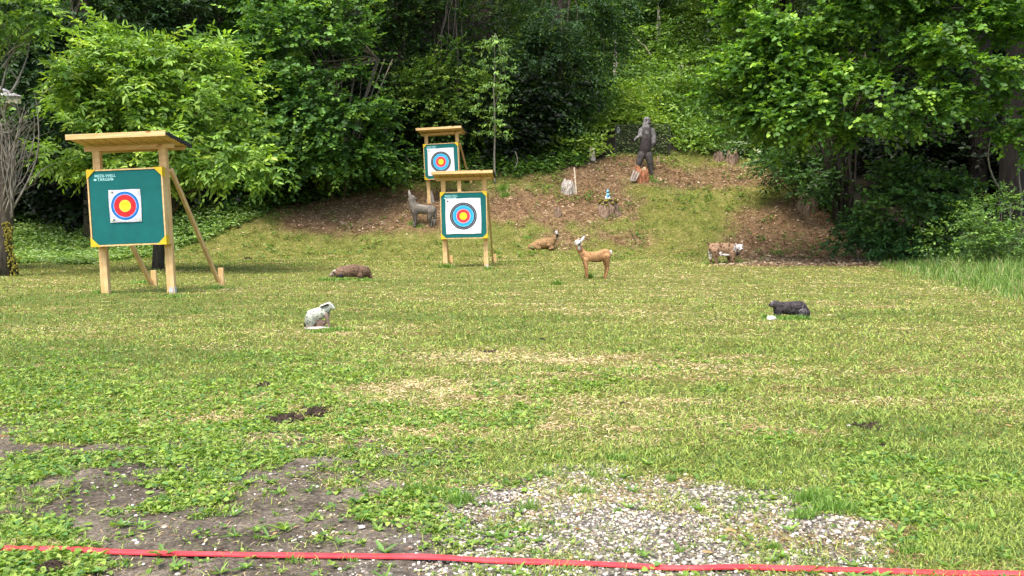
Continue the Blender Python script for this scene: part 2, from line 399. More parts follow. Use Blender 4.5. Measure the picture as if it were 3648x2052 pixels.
def add_sprays(LV, rg, base, dirs, L, K, ll, lw, col, side=.85, droop=.25, hang=.1, upmix=1.0, jit=.3, var=.16):
    n = len(base); t = (np.arange(K)+.6)/K
    L = np.asarray(L).reshape(-1, 1, 1)*np.ones((n, 1, 1)); dirs = unit(dirs)
    pos = base[:, None]+dirs[:, None]*L*t[None, :, None]; pos[..., 2] -= (droop*L[..., 0]*t[None]**2)
    sdv = unit(np.cross(dirs, UP)+1e-6); sg = np.where(np.arange(K) % 2 == 0, 1, -1)[None, :, None]
    d = dirs[:, None]*.55+sdv[:, None]*sg*side+jit*rg.standard_normal((n, K, 3)); d[..., 2] -= hang+droop*t[None]*.6
    d[:, -1] = dirs+.2*rg.standard_normal((n, 3))
    nr = UP*upmix+.45*rg.standard_normal((n, K, 3))+dirs[:, None]*.35
    pos = pos+.04*ll*rg.standard_normal((n, K, 3))
    Ls = ll*(.7+.5*rg.random(n*K)); Ws = lw*(.7+.5*rg.random(n*K))
    c = np.repeat(col, K, 0)*(1+var*rg.standard_normal((n*K, 1)))
    tip = np.tile(t, n)[:, None]**3; c = c*(1-.35*tip)+c*np.array([[1.5, 1.35, 1.1]])*.35*tip
    LV.add(pos.reshape(-1, 3), d.reshape(-1, 3), nr.reshape(-1, 3), Ls, Ws, np.clip(c, .002, .9))
def crown_points(rg, ells, n, gap=0.0, gscale=1.0, shell=(.45, 1.0), rough=.22, seed=3):
    """points and outward directions through the outer part of a union of ellipsoids, with clumps and gaps"""
    P = []; D = []; tot = sum(e[1][0]*e[1][2]+.3*e[1][0]*e[1][1] for e in ells)
    for i, (c, r) in enumerate(ells):
        k = int(n*(r[0]*r[2]+.3*r[0]*r[1])/tot*1.0)+1; m_ = int(k*(2.2 if gap > -1 else 1))
        d = unit(rg.standard_normal((m_, 3))); d[:, 1] = np.where((d[:, 1] > 0) & (rg.random(m_) < .6), -d[:, 1], d[:, 1])
        q = shell[0]+(shell[1]-shell[0])*rg.random(m_)**.6
        lump = 1+rough*fbm(d[:, 0]*2.3+i, d[:, 1]*2.3, d[:, 2]*2.3, s=seed, o=2)*1.6
        p = np.array(c)+d*np.array(r)*(q*lump)[:, None]
        g = fbm(p[:, 0]/gscale, p[:, 1]/gscale, p[:, 2]/(gscale*.6), s=seed+9, o=2)
        ok = g > gap; p = p[ok][:k]; d = d[ok][:k]
        P.append(p); D.append(d/np.array(r)*r[0])
    return np.concatenate(P), unit(np.concatenate(D))
def E(px, py, Y, rx, rz, ry=None):
    """ellipsoid: centre seen at px, py at distance Y, half sizes given in source pixels at that distance"""
    k = PXM(Y); return (at(px, py, Y), (rx*k, (ry if ry else (rx+rz)/2)*k, rz*k))
def limbs(mb, base, tips, r0, rg, curve=.3, n=6, split=.35, sides=6):
    base = Vector(base)
    for tp in tips:
        tp = Vector(tp); mid = base.lerp(tp, split); mid.z += (tp-base).length*curve*.35
        mid += Vector(rg.standard_normal(3))*(tp-base).length*.05
        pts = [base*(1-t)**2+mid*2*t*(1-t)+tp*t*t for t in [i/n for i in range(n+1)]]
        pts = [p+Vector(rg.standard_normal(3))*(.012*(tp-base).length if 0 < i < n else 0) for i, p in enumerate(pts)]
        mb.tube(pts, [r0*(1-.85*i/n) for i in range(n+1)], sides)

# ------------------------------------------------------------------ ground sheet
def build_ground():
    ys = [-14.0]
    while ys[-1] < 150:
        y = ys[-1]; ys.append(y + (.7 if y < -1 else .15 if y < 1.6 else min(.024+.013*(y-1.6), 1.4 if y > 50 else .30)))
    ys = np.array(ys); u = np.linspace(-1, 1, 361); u = .28*u+.72*u**3
    X = u[None, :]*(14+1.5*np.abs(ys))[:, None]
    X = np.where(np.abs(ys)[:, None] < 1e9, X, X); Y = np.repeat(ys[:, None], len(u), 1)
    Z = H(X, Y); Z = Z + .010*fbm(X*14, Y*14, s=77)*(z_soil(X, Y)+.2)
    V = np.stack([X, Y, Z], -1).reshape(-1, 3); nr, nc = Z.shape
    i = (np.arange(nr-1)[:, None]*nc+np.arange(nc-1)[None]).ravel()
    f = np.stack([i, i+1, i+nc+1, i+nc], 1)
    o = raw_mesh('ground', V, f.ravel(), 4, None, M_GROUND, smooth=True)
    x, y = V[:, 0], V[:, 1]
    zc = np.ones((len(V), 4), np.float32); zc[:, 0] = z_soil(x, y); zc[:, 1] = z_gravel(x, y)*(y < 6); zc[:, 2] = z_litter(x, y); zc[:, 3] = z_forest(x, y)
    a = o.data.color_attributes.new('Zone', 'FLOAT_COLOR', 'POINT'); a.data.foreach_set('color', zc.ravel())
    tag(o, kind='structure')
build_ground()

# ------------------------------------------------------------------ lawn, weeds, gravel, litter (nobody could count these)
def xy_screen(rg, n, py0, py1, px0=-400, px1=4050):
    py = py0+(py1-py0)*rg.random(n); px = px0+(px1-px0)*rg.random(n)
    a = (px-CX)/F; b = -(py-CY)/F; dz = -sp_+b*cp; dy = cp+b*sp_; k = -CAMH/dz; return a*k, dy*k
def blades(name, x, y, L, W, elev, col, label, cat='grass', bend=.0, m=None):
    n = len(x); rg = np.random.default_rng(len(name)*7+n); az = rg.random(n)*2*math.pi
    ce, se = np.cos(elev), np.sin(elev); d = np.stack([np.cos(az)*ce, np.sin(az)*ce, se], 1)
    s = np.stack([-np.sin(az), np.cos(az), np.zeros(n)], 1)
    s = unit(s+.5*rg.standard_normal((n, 3))*np.array([1, 1, .6])); p = np.stack([x, y, H(x, y)+.002], 1); L = L[:, None]; W = W[:, None]
    mid = p+d*L*.55; tip = p+d*L; tip[:, 2] -= (bend*L[:, 0]); tip[:, 2] = np.maximum(tip[:, 2], p[:, 2]+.003)
    V = np.stack([p-s*W*.5, p+s*W*.5, mid+s*W*.42, mid-s*W*.42, tip], 1).reshape(-1, 3)
    b = (np.arange(n)*5)[:, None]; q = b+np.array([[0, 1, 2, 3]]); t = b+np.array([[3, 2, 4]])
    o = raw_mesh(name, V, [(q.ravel(), 4), (t.ravel(), 3)], 0, np.repeat(col, 5, 0), m or M_GRASS)
    return tag(o, label, cat, kind='stuff')
G1, G2, G3 = (.14, .23, .04), (.28, .36, .075), (.07, .135, .03)
S1, S2 = (.58, .46, .24), (.36, .24, .11)
def build_lawn():
    rg = np.random.default_rng(101); n = 900000
    x, y = xy_screen(rg, n, 915, 2300)
    n2 = 300000; x2 = -14+30*rg.random(n2); y2 = 21+16.5*rg.random(n2)**1.0; q = rg.random(n2) < sm(y2, 21, 30); x2, y2 = x2[q], y2[q]
    x = np.concatenate([x, x2]); y = np.concatenate([y, y2])
    zs, zg, zl, zd = z_soil(x, y), z_gravel(x, y)*(y < 6), z_litter(x, y), z_dry(x, y)
    tuft = fbm(x*5, y*5, s=91); keep = rg.random(len(x)) < (1-.97*zs*(1-.55*soil_clump(x, y)))*(1-.94*zg*(1-.35*soil_clump(x*1.5, y*1.5)))*(1-.66*zl)*(.62+.5*tuft+.1*sm(y, 5, 9))
    keep &= z_forest(x, y) < .5
    for (qx, qy, qw) in CLODS:
        g = hit(qx, qy); rr = qw*PXM(g.y)*.8; keep &= ((x-g.x)**2+((y-g.y)/1.3)**2) > rr*rr
    x, y, zl, zd, tuft = [a[keep] for a in (x, y, zl, zd, tuft)]; k = len(x); zd = np.clip(zd*1.15, 0, 1)
    patch = fbm(x*.5, y*1.1, s=93)+.45*fbm(x*2.2, y*5, s=94)+.3*fbm(x*7, y*14, s=95)
    dry = np.clip(.11-.06*sm(-y, -5, -3)+.62*zd+.36*patch+.25*zl, .04, .94)
    r = rg.random(k); lush = sm(patch*-1+.4*sm(-x, 1, 4)*(y < 14)+.35*sm(x, 7, 10), .0, .8)
    col = np.where((rg.random(k) < lush)[:, None], np.array(G1), np.array(G2)); col = np.where((rg.random(k) < .25)[:, None], np.array(G3), col)
    worn = sm(fbm(x*1.1, y*2.6, s=96)+.35*fbm(x*5, y*9, s=97), .30, .62)*(1-sm(-x, 2, 5)*(y < 6)); r = r-worn*.5
    isd = r < dry; col = np.where(isd[:, None], np.where((rg.random(k) < .72)[:, None], np.array(S1), np.array(S2)), col)
    col = col*(1+.13*np.sin(x*5.2+.5*np.sin(y*.3))*sm(y, 8, 16)*sm(x, -1, 3))[:, None]
    col = np.where((isd & (rg.random(k) < worn*.8))[:, None], np.array((.30, .20, .10)), col)
    col = np.where((isd & (rg.random(k) < zd))[:, None], np.array((.70, .54, .33)), col)
    col = np.clip(col*(1+.25*rg.standard_normal((k, 1))), .01, .85)
    q = y/2.7; L = .026*q**.42*(.45+1.1*rg.random(k)**1.5); W = .0028*q**.76*(.7+.6*rg.random(k))
    el = np.where(isd, R(4)+R(18)*rg.random(k), R(12)+R(52)*rg.random(k)**1.3)
    blades('lawn_grass', x, y, L, W, el, col, 'patchy mown yellow green lawn with straw clippings', 'grass', bend=.18)
build_lawn()

def build_clover():
    rg = np.random.default_rng(202); LV = Leaves()
    # broad-leaved low plants: rosettes in clumps
    n = 78000; x, y = xy_screen(rg, n, 1180, 2260)
    d = fbm(x*1.5, y*1.5, s=301)+.5*fbm(x*6, y*6, s=302)
    wl = -.42+sm(-x, -.3, 1.6)*.78+.28*sm(x, .9, 1.4)*(y < 3.9)+.75*np.exp(-((x-.98)/.42)**2-((y-3.05)/.28)**2)+.38*np.exp(-((y-4.25)/.4)**2)
    keep = (rg.random(n) < np.maximum(sm(d*1.5+.35*fbm(x*14, y*14, s=304)+wl, -.05, .75), .75*z_soil(x, y)))*(rg.random(n) < (1-.96*z_gravel(x, y)))*(rg.random(n) < 1-.97*z_soil(x, y)*(1-soil_clump(x, y)))
    keep &= rg.random(n) < 1-.92*sm(y, 5.2, 8.0)
    py_ = gproj(x, y)[1]; px_ = gproj(x, y)[0]; keep &= ~((np.abs(py_-(1944+px_*.0262)) < 26) & (rg.random(n) < .85))
    for (qx, qy, qw) in CLODS:
        g = hit(qx, qy); rr = qw*PXM(g.y)*.95; keep &= ((x-g.x)**2+((y-g.y)/1.3)**2) > rr*rr
    x, y = x[keep], y[keep]; k = len(x)
    sz = (.0065+.0125*rg.random(k)**2.4)*(y/2.7)**.30
    hue = fbm(x*2+9, y*2, s=303)
    for j in range(6):
        on = rg.random(k) < .85; xx, yy, s_ = x[on], y[on], sz[on]; kk = len(xx); a = rg.random(kk)*6.283
        off = s_*(.2+.9*rg.random(kk)); p = np.stack([xx+np.cos(a)*off, yy+np.sin(a)*off, H(xx, yy)+s_*(.15+.9*rg.random(kk))], 1)
        dd = np.stack([np.cos(a), np.sin(a), .15+.25*rg.standard_normal(kk)], 1); nr = UP+.35*rg.standard_normal((kk, 3))
        c = colmix(rg, kk, [(.16, .27, .04), (.25, .36, .06), (.10, .22, .05), (.30, .42, .09)], [3, 3, 2, 1.2], .2)
        LV.add(p, dd, nr, s_*(1.1+.5*rg.random(kk)), s_*(.7+.5*rg.random(kk)), c)
    # dandelion-like rosettes with long leaves in the gravel
    n = 120; x, y = xy_screen(rg, n, 1560, 2230, 100, 3700); 
    for j in range(7):
        a = j*.9+rg.random(n)*.6; p = np.stack([x, y, H(x, y)+.004], 1); dd = np.stack([np.cos(a), np.sin(a), .3+.5*rg.random(n)], 1)
        LV.add(p, dd, UP+.2*rg.standard_normal((n, 3)), .022+.045*rg.random(n)**2, .006+.008*rg.random(n), colmix(rg, n, [(.12, .24, .05), (.2, .33, .06)]))
    tag(LV.build('clover_and_weeds', M_LEAF), 'bright green broad leaved weeds and clover in the thin turf', 'weeds', kind='stuff')
build_clover()

def build_tufts():
    """longer grass tufts left by the mower round the figures and on the gravel"""
    rg = np.random.default_rng(212); X = []; Y = []; Ls = []; C = []
    def tuft(px, py, wpx, n, hpx, cols=((.13, .25, .04), (.22, .36, .08))):
        h = hit(px, py); k = PXM(h.y); x = h.x+rg.standard_normal(n)*wpx*k*.5; y = h.y+rg.standard_normal(n)*wpx*k*.18
        X.append(x); Y.append(y); Ls.append(hpx*k*(.4+.8*rg.random(n))); C.append(colmix(rg, n, cols))
    for a in [(1165, 1000, 35, 150, 16), (1215, 998, 40, 150, 14), (1300, 1000, 45, 160, 13), (1190, 1180, 60, 260, 18), (1130, 1188, 50, 200, 14),
              (1985, 1015, 22, 120, 22), (2095, 992, 22, 120, 26), (2150, 992, 10, 40, 12), (2560, 940, 60, 220, 14), (2620, 940, 30, 100, 18), (2790, 1140, 60, 200, 22),
              (2850, 1140, 55, 200, 22), (2720, 1135, 12, 40, 26), (1590, 955, 24, 130, 22), (1740, 960, 24, 90, 12), (365, 1045, 40, 150, 16), (620, 1060, 50, 150, 14),
              (775, 1030, 45, 180, 18), (520, 1010, 45, 180, 16), (1470, 800, 14, 60, 16), (1490, 808, 30, 100, 10), (2180, 750, 40, 120, 22), (2310, 640, 30, 120, 20), (2330, 650, 30, 80, 14),
              (1790, 680, 18, 90, 34), (1800, 700, 24, 90, 26), (1880, 850, 20, 60, 16), (2200, 1640, 70, 120, 30), (2900, 1790, 90, 260, 60), (2980, 1830, 90, 260, 60), (2860, 1850, 60, 120, 50),
              (1480, 1760, 50, 110, 60), (1640, 1800, 60, 150, 60), (1880, 1820, 40, 60, 50), (2390, 1720, 16, 14, 40), (450, 1730, 8, 10, 50), (730, 1720, 30, 60, 50), (3100, 1700, 60, 90, 30),
              (1050, 2010, 40, 50, 40), (2750, 1960, 30, 60, 40), (3450, 1900, 60, 110, 40), (3250, 1980, 60, 110, 40), (2070, 1760, 60, 90, 40)]: tuft(*a)
    for i in range(60):
        tuft(rng.uniform(0, 3648), rng.uniform(1450, 2040), 22, 22, rng.uniform(16, 34))
    x = np.concatenate(X); y = np.concatenate(Y); L = np.concatenate(Ls); c = np.concatenate(C); n = len(x)
    blades('grass_tufts', x, y, L, .0032*(y/2.7)**.78*(.8+.5*rg.random(n)), R(45)+R(40)*rg.random(n), c, 'longer green grass tufts missed by the mower', 'grass', bend=.12)
build_tufts()

def build_gravel():
    rg = np.random.default_rng(303)
    n = 52000; x = -1.6+3.6*rg.random(n); y = 2.1+2.3*rg.random(n)
    g = z_gravel(x, y); s_ = z_soil(x, y); keep = rg.random(n) < np.maximum(g, .012+.04*s_*(1+fbm(x*5, y*5, s=305))); x, y = x[keep], y[keep]; k = len(x)
    t = (1+5**.5)/2
    ico = np.array([(-1, t, 0), (1, t, 0), (-1, -t, 0), (1, -t, 0), (0, -1, t), (0, 1, t), (0, -1, -t), (0, 1, -t), (t, 0, -1), (t, 0, 1), (-t, 0, -1), (-t, 0, 1)], float); ico /= np.linalg.norm(ico[0])
    fc = np.array([(0, 11, 5), (0, 5, 1), (0, 1, 7), (0, 7, 10), (0, 10, 11), (1, 5, 9), (5, 11, 4), (11, 10, 2), (10, 7, 6), (7, 1, 8), (3, 9, 4), (3, 4, 2), (3, 2, 6), (3, 6, 8), (3, 8, 9), (4, 9, 5), (2, 4, 11), (6, 2, 10), (8, 6, 7), (9, 8, 1)])
    r = .0024+.0055*rg.random(k)**2.6; a = rg.random(k)*6.283; sc = np.stack([r*(1+.7*rg.random(k)), r*(.7+.5*rg.random(k)), r*(.45+.35*rg.random(k))], 1)
    v = ico[None]*(1+.22*rg.standard_normal((k, 12, 1)))*sc[:, None]; ca, sa = np.cos(a)[:, None], np.sin(a)[:, None]
    vx = v[..., 0]*ca-v[..., 1]*sa; vy = v[..., 0]*sa+v[..., 1]*ca
    V = np.stack([vx+x[:, None], vy+y[:, None], v[..., 2]+(H(x, y)+sc[:, 2]*.4)[:, None]], -1).reshape(-1, 3)
    f = (np.arange(k)*12)[:, None, None]+fc[None]
    c = colmix(rg, k, [(.58, .54, .47), (.42, .38, .32), (.25, .215, .17), (.76, .72, .66), (.50, .42, .32)], [3, 3.2, 2.5, .9, 1], .15)
    o = raw_mesh('gravel', V, f.ravel(), 3, np.repeat(c, 12, 0), M_DRY); tag(o, 'loose pale grey gravel showing through the turf', 'gravel', kind='stuff')
build_gravel()

def build_litter():
    rg = np.random.default_rng(404); LV = Leaves()
    n = 190000; x = -14+30*rg.random(n); y = 24+14*rg.random(n); zl = z_litter(x, y); keep = rg.random(n) < zl*(.55+.5*fbm(x*1.5, y*1.5, s=401))*(z_forest(x, y) < .8); x, y = x[keep], y[keep]; k = len(x)
    a = rg.random(k)*6.283; p = np.stack([x, y, H(x, y)+.01+.03*rg.random(k)], 1); d = np.stack([np.cos(a), np.sin(a), .25*rg.standard_normal(k)+.25], 1)
    red = sm(fbm(x*.5, y*.5, s=402), -.2, .5)[:, None]; c = colmix(rg, k, [(.46, .35, .22), (.32, .22, .13), (.12, .08, .05), (.62, .51, .36), (.36, .21, .12)], [3, 2.5, 2, 2.4, 1.3], .22)
    c = c*(1-.25*red*np.array([[0, .6, .7]]))
    LV.add(p, d, UP+.5*rg.standard_normal((k, 3)), .05+.10*rg.random(k), .010+.032*rg.random(k)**2, c)
    # thin straw and dead leaves lying near the camera
    n = 500; x, y = xy_screen(rg, n, 1500, 2250); a = rg.random(n)*6.283; p = np.stack([x, y, H(x, y)+.008], 1); d = np.stack([np.cos(a), np.sin(a), .1*rg.standard_normal(n)], 1)
    LV.add(p, d, UP+.3*rg.standard_normal((n, 3)), .012+.03*rg.random(n), .002+.012*rg.random(n)**3, colmix(rg, n, [(.40, .27, .13), (.16, .08, .04), (.5, .4, .22)]))
    tag(LV.build('leaf_litter', M_DRY), 'reddish brown leaf litter and bark covering the mound', 'litter', kind='stuff')
    # green sprigs in the litter
    LV = Leaves(); n = 2600; x = -13+27*rg.random(n); y = 26.5+9*rg.random(n); pt = fbm(x*.7, y*.7, s=405); keep = rg.random(n) < sm(pt, -.1, .5)*.8+.05; x, y = x[keep], y[keep]; k = len(x)
    for j in range(9):
        a = rg.random(k)*6.283; h = .03+.16*rg.random(k); o_ = .10*rg.random(k); p = np.stack([x+np.cos(a)*o_, y+np.sin(a)*o_, H(x, y)+h], 1)
        LV.add(p, np.stack([np.cos(a), np.sin(a), .3*rg.standard_normal(k)], 1), UP+.4*rg.standard_normal((k, 3)), .07+.06*rg.random(k), .03+.03*rg.random(k), colmix(rg, k, [(.10, .20, .04), (.17, .29, .05)]))
    tag(LV.build('mound_sprigs', M_LEAF), 'scattered green seedlings sprouting through the brown litter', 'seedlings', kind='stuff')
build_litter()

def build_weeds():
    """ground elder strip at the left, herbs below the forest edge, tall grass at the right, hillside undergrowth"""
    rg = np.random.default_rng(505); LV = Leaves()
    n = 13000; x = -19+14*rg.random(n); y = 21.3+9.5*rg.random(n)
    px, py = gproj(x, y); ln = np.interp(px, [-600, 0, 300, 560, 700, 850, 960], [950, 938, 938, 915, 868, 815, 750])+10*fbm(x*1.2, y*1.2, s=501); keep = (py < ln) & (px < 960) & (py > 800-.12*px); x, y, ln, py = x[keep], y[keep], ln[keep], py[keep]; k = len(x)
    hh = (.12+.38*rg.random(k)+.25*rg.random(k)**4)*(.30+.70*sm(ln-py, 5, 90))+.05
    for j in range(9):
        a = rg.random(k)*6.283; o_ = .14*rg.random(k); t = rg.random(k)**.6; p = np.stack([x+np.cos(a)*o_, y+np.sin(a)*o_, H(x, y)+hh*t], 1)
        LV.add(p, np.stack([np.cos(a), np.sin(a), .25*rg.standard_normal(k)], 1), UP+.4*rg.standard_normal((k, 3)), .08+.07*rg.random(k), .035+.035*rg.random(k), colmix(rg, k, [(.24, .36, .11), (.36, .48, .20), (.14, .26, .07)]))
    tag(LV.build('ground_elder', M_LEAF), 'pale green knee high weeds below the dark wood at left', 'weeds', kind='stuff')
    # herbs under the forest edge
    LV = Leaves(); n = 26000; x = -18+38*rg.random(n); y = 25+14*rg.random(n)
    px, py = gproj(x, y); e = wood_edge(px); inn = (py < e+14*fbm(x*1.3, y*1.3, s=502)) & (py > e-95) & ((px < 2100) | (px > 2650)) & ((px > 600) | (py > e-30))
    x, y = x[inn], y[inn]; k = len(x); hh = .12+.38*rg.random(k)
    for j in range(8):
        a = rg.random(k)*6.283; o_ = .2*rg.random(k); t = rg.random(k); p = np.stack([x+np.cos(a)*o_, y+np.sin(a)*o_, H(x, y)+hh*t], 1)
        LV.add(p, np.stack([np.cos(a), np.sin(a), .3*rg.standard_normal(k)], 1), UP+.45*rg.standard_normal((k, 3)), .10+.10*rg.random(k), .05+.05*rg.random(k), colmix(rg, k, [(.08, .17, .035), (.14, .26, .045), (.05, .12, .03)]))
    tag(LV.build('forest_edge_herbs', M_LEAF), 'low green herbs along the foot of the wood', 'weeds', kind='stuff')
    # tall grass at the right
    n = 120000; x = 5+14*rg.random(n); y = 11+16.5*rg.random(n); b = 6.5+(y-12)*.27+.7*fbm(y*.9, x*.5, s=511)+.4*fbm(y*4, x*4, s=512); keep = (x > b) & (rg.random(n) < .10+.90*sm(x-b, -.2, 1.7)); x, y, b = x[keep], y[keep], b[keep]; k = len(x)
    L = (.12+.46*rg.random(k)**1.3)*(.35+.65*sm(x-b, 0, 2.6))*(1+.4*fbm(x*1.2, y*1.2, s=513)); c = colmix(rg, k, [(.09, .18, .035), (.15, .26, .05), (.22, .32, .075), (.42, .38, .20)], [3, 4, 2.4, 1.0])
    blades('tall_grass', x, y, L, .008+.007*rg.random(k), R(48)+R(40)*rg.random(k), c, 'tall unmown grass growing along the right edge', 'grass', bend=.22)
build_weeds()

def build_undergrowth():
    rg = np.random.default_rng(606); LV = Leaves()
    n = 46000; y = 34.5+34*rg.random(n)**1.25; x = (-.62+1.24*rg.random(n))*y; px, py = gproj(x, y)
    c0 = (x/y); mid = np.exp(-((c0-.16)/.13)**2)
    keep = rg.random(n) < .22+.78*mid; bare = (fbm(x*.35, y*.35, s=601) > .52) & (y > 40); keep &= ~bare; keep &= py < wood_edge(px)-2; keep &= ~((px > 2130) & (px < 2440) & (y < 36.9))
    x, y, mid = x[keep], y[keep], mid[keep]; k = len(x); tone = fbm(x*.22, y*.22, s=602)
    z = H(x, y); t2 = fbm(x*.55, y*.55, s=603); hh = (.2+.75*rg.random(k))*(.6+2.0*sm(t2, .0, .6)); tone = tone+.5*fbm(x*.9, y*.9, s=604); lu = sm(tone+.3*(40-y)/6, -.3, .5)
    base = np.stack([x, y, z+hh*rg.random(k)], 1)
    for j in range(3):
        a = rg.random(k)*6.283; d = np.stack([np.cos(a), np.sin(a)-.35, .2+.5*rg.random(k)], 1)
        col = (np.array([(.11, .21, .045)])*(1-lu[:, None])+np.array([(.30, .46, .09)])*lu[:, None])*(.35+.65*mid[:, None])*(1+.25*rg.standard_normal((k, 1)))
        b2 = base+rg.standard_normal((k, 3))*np.array([.25, .25, .12])
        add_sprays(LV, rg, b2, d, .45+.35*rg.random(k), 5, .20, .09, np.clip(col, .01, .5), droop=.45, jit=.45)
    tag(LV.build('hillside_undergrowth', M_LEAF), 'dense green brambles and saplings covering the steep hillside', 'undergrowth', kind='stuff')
build_undergrowth()

# ------------------------------------------------------------------ trees
def tree(name, label, cat, base, ells, n_spr, K, spr, ll, lw, cols, wts=None, gap=-.05, gs=1.0, seed=1, trunk=None, limbs_n=14, r0=.12, droop=.25, hang=.1, side=.85, shell=(.5, 1.02), group=None, tm=None, rough=.22, outw=1.0, extra=None, cut=None, ymin=None):
    rg = np.random.default_rng(seed*131+5); root = empty(name, base, label, cat, group)
    P, D = crown_points(rg, ells, n_spr, gap, gs, shell, rough, seed)
    D = D*np.array([outw, outw, .45]); D[:, 2] += .1; D += .35*rg.standard_normal(D.shape)
    g = H(P[:, 0], P[:, 1])+.15; ok = P[:, 2] > g; P, D = P[ok], D[ok]
    if cut is not None:
        qx, qy = proj(P[:, 0], P[:, 1], P[:, 2]); ok = qy < (wood_edge(qx)-12 if cut == 'edge' else np.interp(qx, *cut))+14*rg.standard_normal(len(P)); P, D = P[ok], D[ok]
    if ymin is not None: ok = P[:, 1] > ymin; P, D = P[ok], D[ok]
    if extra is not None:
        P = np.concatenate([P, extra[0]]); D = np.concatenate([D, extra[1]])
    col = colmix(rg, len(P), cols, wts, .15)
    LV = Leaves(); add_sprays(LV, rg, P, D, spr*(.7+.6*rg.random(len(P))), K, ll, lw, col, side=side, droop=droop, hang=hang)
    LV.build('crown', M_LEAF, root)
    mb = MB(); b = Vector(base)
    if trunk:
        for pts, rad in trunk:
            pts = [Vector(p)-b for p in pts]; mb.tube(pts, rad, 9, wob=.12)
        src = Vector(trunk[0][0][-1])-b; src0 = Vector(trunk[0][0][len(trunk[0][0])//2])-b
    else: src = src0 = Vector((0, 0, 0))
    idx = rg.choice(len(P), min(limbs_n, len(P)), replace=False); k = idx[::2]; k2 = idx[1::2]
    limbs(mb, src, [Vector(P[i])-b for i in k], r0*.6, rg); limbs(mb, src0, [Vector(P[i])-b for i in k2], r0*.6, rg)
    mb.build('trunk', tm or M_BARK, root, True)
    return root
def foot(px, Y): 
    x = (px-CX)/F*Y; return Vector((x, Y, Hs(x, Y)))

# walnut behind the left target
b = foot(560, 22.5)
tree('walnut_tree', 'bright light green tree with long drooping leaflets behind the left target', 'tree', b,
     [E(560, 360, 22, 290, 235), E(420, 330, 21.5, 170, 170), E(700, 400, 21.5, 215, 205), E(830, 555, 20.5, 135, 90), E(560, 520, 21.3, 280, 120), E(240, 545, 21.2, 105, 55), E(290, 420, 21.3, 95, 110), E(960, 590, 20.3, 45, 45), E(640, 130, 21.5, 60, 40), E(500, 600, 21, 160, 50)],
     2900, 9, .44, .175, .068, [(.17, .30, .05), (.25, .40, .07), (.11, .21, .04), (.34, .47, .09)], [4, 3, 2, 1], gap=-.03, gs=.85, seed=2,
     trunk=[([b-Vector((0, 0, .3)), b+Vector((.1, 0, 1.2)), b+Vector((0, 0, 2.6))], [.16, .13, .10])], limbs_n=26, r0=.12, droop=.32, hang=.28, side=.85, shell=(.5, 1.06), rough=.4, cut=([0, 250, 330, 600, 750, 900, 1000], [600, 640, 690, 680, 650, 650, 620]))
# hazel
b = foot(1190, 31.5)
hz = []
rg_ = np.random.default_rng(9)
for i in range(16):
    a = rg_.uniform(-1, 1); hz.append(([b+Vector((a*.5, rg_.uniform(-.3, .3), -.2)), b+Vector((a*.9, -.1, 1.8)), b+Vector((a*2.2, -.2, 4.6))], [.035, .028, .012]))
tree('hazel_bush', 'large round leaved mid green hazel bush left of the back target', 'bush', b,
     [E(1090, 180, 31, 255, 250), E(1150, 400, 30.8, 275, 220), E(880, 300, 31.2, 110, 260), E(1180, 560, 30.8, 280, 120), E(950, 600, 30.4, 190, 100), E(1000, -20, 31.3, 200, 120), E(1330, 560, 30.8, 110, 60)],
     4300, 8, .54, .135, .12, [(.08, .18, .04), (.12, .25, .045), (.045, .11, .028), (.20, .35, .06)], [4, 3, 2.6, 1.2], gap=-.06, gs=1.0, seed=4, trunk=hz, limbs_n=20, r0=.06, droop=.2, side=.9, tm=M_STEM, rough=.3, cut=([640, 900, 1100, 1300, 1500], [720, 690, 610, 610, 640]))
# far-left dark ash
b = foot(330, 30)
tree('ash_tree', 'dull dark green tree filling the upper left behind the pale leaved one', 'tree', b,
     [E(330, 90, 29.5, 290, 170), E(150, 300, 29, 170, 200), E(560, 60, 31, 260, 110), E(120, 120, 28.5, 120, 150), E(60, 460, 29, 110, 70)],
     3600, 9, .55, .17, .07, [(.045, .095, .035), (.065, .13, .045), (.03, .07, .025)], gap=-.05, gs=1.1, seed=6,
     trunk=[([b-Vector((0, 0, .3)), b+Vector((.1, 0, 4)), b+Vector((-.1, 0, 9))], [.28, .22, .12])], limbs_n=20, r0=.16, droop=.3, hang=.25)
# blackish yew-like tree between
b = foot(800, 34)
tree('dark_spruce', 'blackish green tree between the two light crowns at top left', 'tree', b,
     [E(790, 120, 33, 200, 260), E(700, 20, 33.5, 260, 120), E(820, 400, 33, 150, 200)],
     2500, 8, .6, .13, .06, [(.02, .04, .02), (.03, .055, .025)], gap=-.1, seed=8, trunk=[([b-Vector((0, 0, .3)), b+Vector((0, 0, 5)), b+Vector((0, 0, 10))], [.3, .22, .12])], limbs_n=12, r0=.15, droop=.5)
